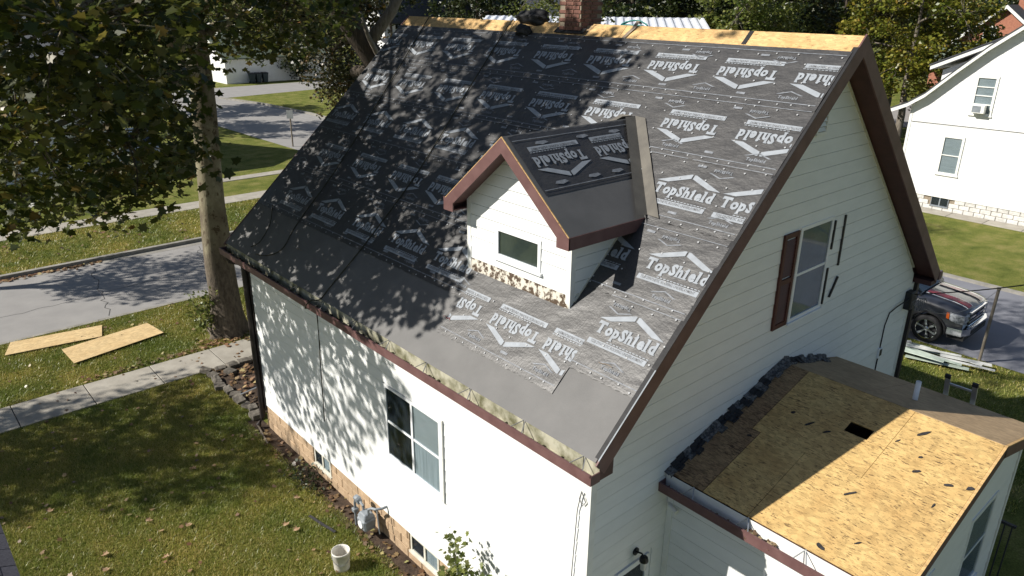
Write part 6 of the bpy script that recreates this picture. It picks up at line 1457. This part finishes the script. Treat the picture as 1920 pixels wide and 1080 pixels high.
bg_tree('yellowing_maple', 'yellow-green maple with pale trunk between the gable peak and the white neighbour house', 44.5, 14.7, 12.0, 3.6, 4.3, 4.6, 'leaf_yellow', 150, 120, .24, 67, 'bark_grey', .24)
bg_tree('olive_tree', 'grey-green tree between the maple and the brick house', 51, 18.3, 10.8, 3.6, 3.4, 3.2, 'leaf_olive', 80, 90, .22, 68, 'bark_grey', .2)
bg_tree('red_tinged_shrub', 'low red-tinged shrub beneath the yellowing maple', 54, 16.0, 3.4, .6, 1.8, 1.8, 'leaf_brownish', 26, 80, .18, 69, 'bark_grey', .06, LEAF4, 4)
bg_tree('dark_conifer', 'dark tree hanging over the far white roof behind the brick house', 58, 9.2, 14, 8.0, 4.2, 3.2, 'leaf_dark', 90, 90, .22, 70, 'bark_dark', .3)
bg_tree('far_tree', 'far green tree between the distant houses', 34, 44, 13, 5, 3.6, 3.6, 'leaf_dark', 70, 80, .28, 71, 'bark_dark', .25)
bg_tree('far_tree', 'far green tree beside the grey shingle roof', 38.5, 47, 12, 5.5, 2.6, 2.6, 'leaf_dark', 50, 80, .28, 72, 'bark_dark', .25)
bg_tree('far_tree', 'slim tree whose crown hangs before the two-storey porch house', 24.6, 42, 12.5, 7.9, 3.0, 3.0, 'leaf_dark', 60, 80, .24, 79, 'bark_dark', .12)
bg_tree('dark_shrub', 'dark shrub at the corner of the white garage', 34.2, 76.2, 4.4, .3, 1.8, 1.5, 'leaf_dark', 40, 80, .26, 73, 'bark_dark', .1, LEAF4, 4)
bg_tree('dark_shrub', 'dark shrub at the foot of the leaning oak', 16.4, 30.0, 5.2, .8, 1.9, 1.9, 'leaf_dark', 40, 80, .2, 74, 'bark_dark', .1, LEAF4, 4)
bg_tree('far_tree', 'far tree beyond the white garage', 27, 92, 15, 4, 6, 5, 'leaf_dark', 80, 80, .4, 75, 'bark_dark', .3)
bg_tree('far_tree', 'far tree at the end of the side street', 42, 84, 14, 2, 6, 5, 'leaf_olive', 80, 80, .4, 76, 'bark_dark', .3)
bg_tree('far_tree', 'tree beside the house across the street shading the side street', 6.8, 54, 13, 4.5, 4.2, 4.2, 'leaf_dark', 90, 80, .3, 77, 'bark_dark', .25)
bg_tree('far_tree', 'tree farther up the side street behind the sycamore leaves', 10.2, 63, 12.5, 4.5, 4.2, 4.2, 'leaf_dark', 90, 80, .3, 78, 'bark_dark', .25)
# a belt of woods along the skyline
rngw = np.random.default_rng(99); wc = []
for k in range(240):
    a = rngw.uniform(R(2), R(98)); d_ = rngw.uniform(105, 150)
    wc.append((-5.6 + d_ * math.cos(a), -4.8 + d_ * math.sin(a), rngw.uniform(1.5, 12)))
ctr = clump_leaves(np.array(wc), 170, 5.2, rngw)
wood = fast_mesh('distant_woods', leaf_verts(ctr, .85, LEAF4, .3, rngw), 4, 'leaf_dark'); tag(wood, 'dark wooded skyline far behind the houses', 'woods', None, 'stuff')
# sapling at the front wall and the sucker shoots at the trunk
sap = thing('sapling', (-.30, 2.0, 0), 'green leafy sapling growing close to the white front wall', 'sapling')
stems = [((-.30, 2.0, 0), (-.42, 2.14, 1.82)), ((-.30, 2.0, 0), (-.50, 1.86, 1.55)), ((-.30, 2.0, .1), (-.38, 1.62, 1.42)), ((-.30, 2.0, .2), (-.6, 2.15, 1.30))]
b = MB(); lc = []
for a, c in stems:
    path = branch_path(a, c, 0, 8, .15, random); b.tube(path, [.012 * (1 - .75 * i / 8) for i in range(9)], 5)
    for i, p in enumerate(path[3:]):
        for _ in range(34 - 2 * i): lc.append(p + Vector((random.gauss(0, .085), random.gauss(0, .085), random.gauss(0, .07))))
b.build('stem', 'bark_grey', sap); fast_mesh('foliage', leaf_verts(np.array([tuple(p) for p in lc]), .085, LEAF5, .6), 12, 'leaf_bright', sap, 'stuff')
sk = thing('sucker_shoots', (.70, 15.2, 0), 'yellow-green sucker shoots sprouting beside the sycamore trunk', 'shoots')
b = MB(); lc = []
for k in range(7):
    c = Vector((.70 + random.uniform(-.30, .2), 15.2 + random.uniform(-.3, .3), random.uniform(.7, 1.7))); path = branch_path((.85, 15.2, .1), c, 0, 5, .2, random); b.tube(path, .008, 4)
    for p in path[2:]:
        for _ in range(9): lc.append(p + Vector((random.gauss(0, .12), random.gauss(0, .12), random.gauss(0, .08))))
b.build('stem', 'bark_grey', sk); fast_mesh('foliage', leaf_verts(np.array([tuple(p) for p in lc]), .10, LEAF5, .6), 12, 'leaf_bright', sk, 'stuff')

# ------------------------------------------------------------ grass blades and fallen leaves
def blades(n, x0, x1, y0, y1, keep, hgt, rng, wid=.006):
    p = np.stack([rng.uniform(x0, x1, n), rng.uniform(y0, y1, n)], 1)
    p = p[keep(p)]; n = len(p)
    a = rng.uniform(0, 6.283, n); h = hgt * rng.uniform(.5, 1.3, n); w = wid * rng.uniform(.7, 1.4, n)
    t = np.stack([np.cos(a), np.sin(a)], 1); ln = rng.normal(0, .55, (n, 2)) * h[:, None]
    v = np.zeros((n, 3, 3)); v[:, 0, :2] = p - t * w[:, None]; v[:, 1, :2] = p + t * w[:, None]; v[:, 2, :2] = p + ln; v[:, 2, 2] = h
    return v
rg = np.random.default_rng(77)
near = lambda p: ((p[:, 1] < 13.1) | (p[:, 1] > 14.36)) & ~((p[:, 0] > -.30) & (p[:, 1] < 10.1)) & ~((p[:, 0] > -.05) & (p[:, 1] < 13.1)) & (p[:, 1] < 18.28) & (np.abs(p[:, 0] - 1.33) + np.abs(p[:, 1] - 15.14) > .75)
v1 = blades(330000, -5.6, 0.1, 3.0, 13.1, near, .05, rg, .0055)
v2 = blades(120000, -5.6, 5.0, 14.3, 18.4, near, .055, rg, .008)
v3 = blades(70000, -5.0, 14.8, 24.3, 29.0, lambda p: p[:, 0] > -100, .07, rg, .014)
v4 = blades(25000, 9, 15.9, -2.5, 4, lambda p: p[:, 0] > 9.2, .06, rg, .010)
g_ = fast_mesh('grass', np.concatenate([v1, v2, v3, v4]), 3, 'grass_blades'); tag(g_, 'short lawn grass round the house and along the verge', 'grass', None, 'stuff')
def litter(n, f, size, flat=2.5):
    c = np.array([f() for _ in range(n)]); return leaf_verts(c, size, LEAF5, flat, rg)
U = random.uniform
lit = [litter(330, lambda: (U(.05, 2.2), U(10.3, 13.0), .05 + U(0, .05)), .13), litter(150, lambda: (U(-2.6, 1.9), 14.42 + abs(random.gauss(0, .14)), .05), .10), litter(130, lambda: (U(-3.2, .3), 24.02 - abs(random.gauss(0, .12)), .04), .13),
       litter(140, lambda: (U(-5.4, -.4), U(4.2, 13), .055), .085), litter(120, lambda: (U(-5, 4), U(14.5, 18.2), .06), .095), litter(170, lambda: (-.22 + random.gauss(0, .13), U(2.3, 9.8), .04), .09), litter(120, lambda: (U(-5, 14), U(24.5, 29), .08), .14), litter(70, lambda: (1.4 + random.gauss(0, .55), 14.65 + random.gauss(0, .3), .05), .13), litter(26, lambda: (U(-4, 1.5), U(13.2, 14.3), .04), .09)]
ll = fast_mesh('leaf_litter', np.concatenate(lit), 12, 'leaf_litter'); tag(ll, 'scattered dry fallen leaves on the lawn, walk and bed', 'leaf litter', None, 'stuff')
lm_ = bpy.data.meshes.new('fallen_leaf'); lm_.from_pydata([(x * .15, y * .15, .006 + .16 * x * x + .09 * y * y) for x, y in LEAF5 * [1, .9]], [], [tuple(range(12))]); lm_.materials.append(MATS['dead_leaf'])
for i, (x, y) in enumerate(((-1.17, 5.9), (-3.18, 6.7), (-3.94, 7.44), (-4.05, 7.05), (-1.25, 6.15), (-1.9, 9.0), (-3.1, 7.9), (-4.4, 9.4), (-2.6, 7.3), (-.75, 6.75))):
    o = link('fallen_leaf', lm_, None, (x, y, .05), (U(-.3, .3), U(-.3, .3), U(0, 6))); tag(o, 'large curled tan leaf lying on the sunlit lawn', 'leaf', 'large fallen leaves on the lawn')
# dark dead weeds at the foundation
wd = thing('dead_weeds', (-.32, 7.1, 0), 'tangle of dark dead weeds beside the basement window', 'weeds')
b = MB()
for k in range(60):
    a = (-.30 + random.gauss(0, .12), 7.1 + random.gauss(0, .3), 0.0); b.tube(branch_path(a, (a[0] + random.gauss(0, .15), a[1] + random.gauss(0, .15), U(.1, .32)), 0, 3, .3, random), .005, 4)
b.build('stem', 'bark_dark', wd)
fast_mesh('dry_leaves', leaf_verts(np.array([(-.30 + random.gauss(0, .13), 7.1 + random.gauss(0, .32), abs(random.gauss(.1, .08))) for _ in range(160)]), .07, LEAF5, .4), 12, 'leaf_dark', wd, 'stuff')
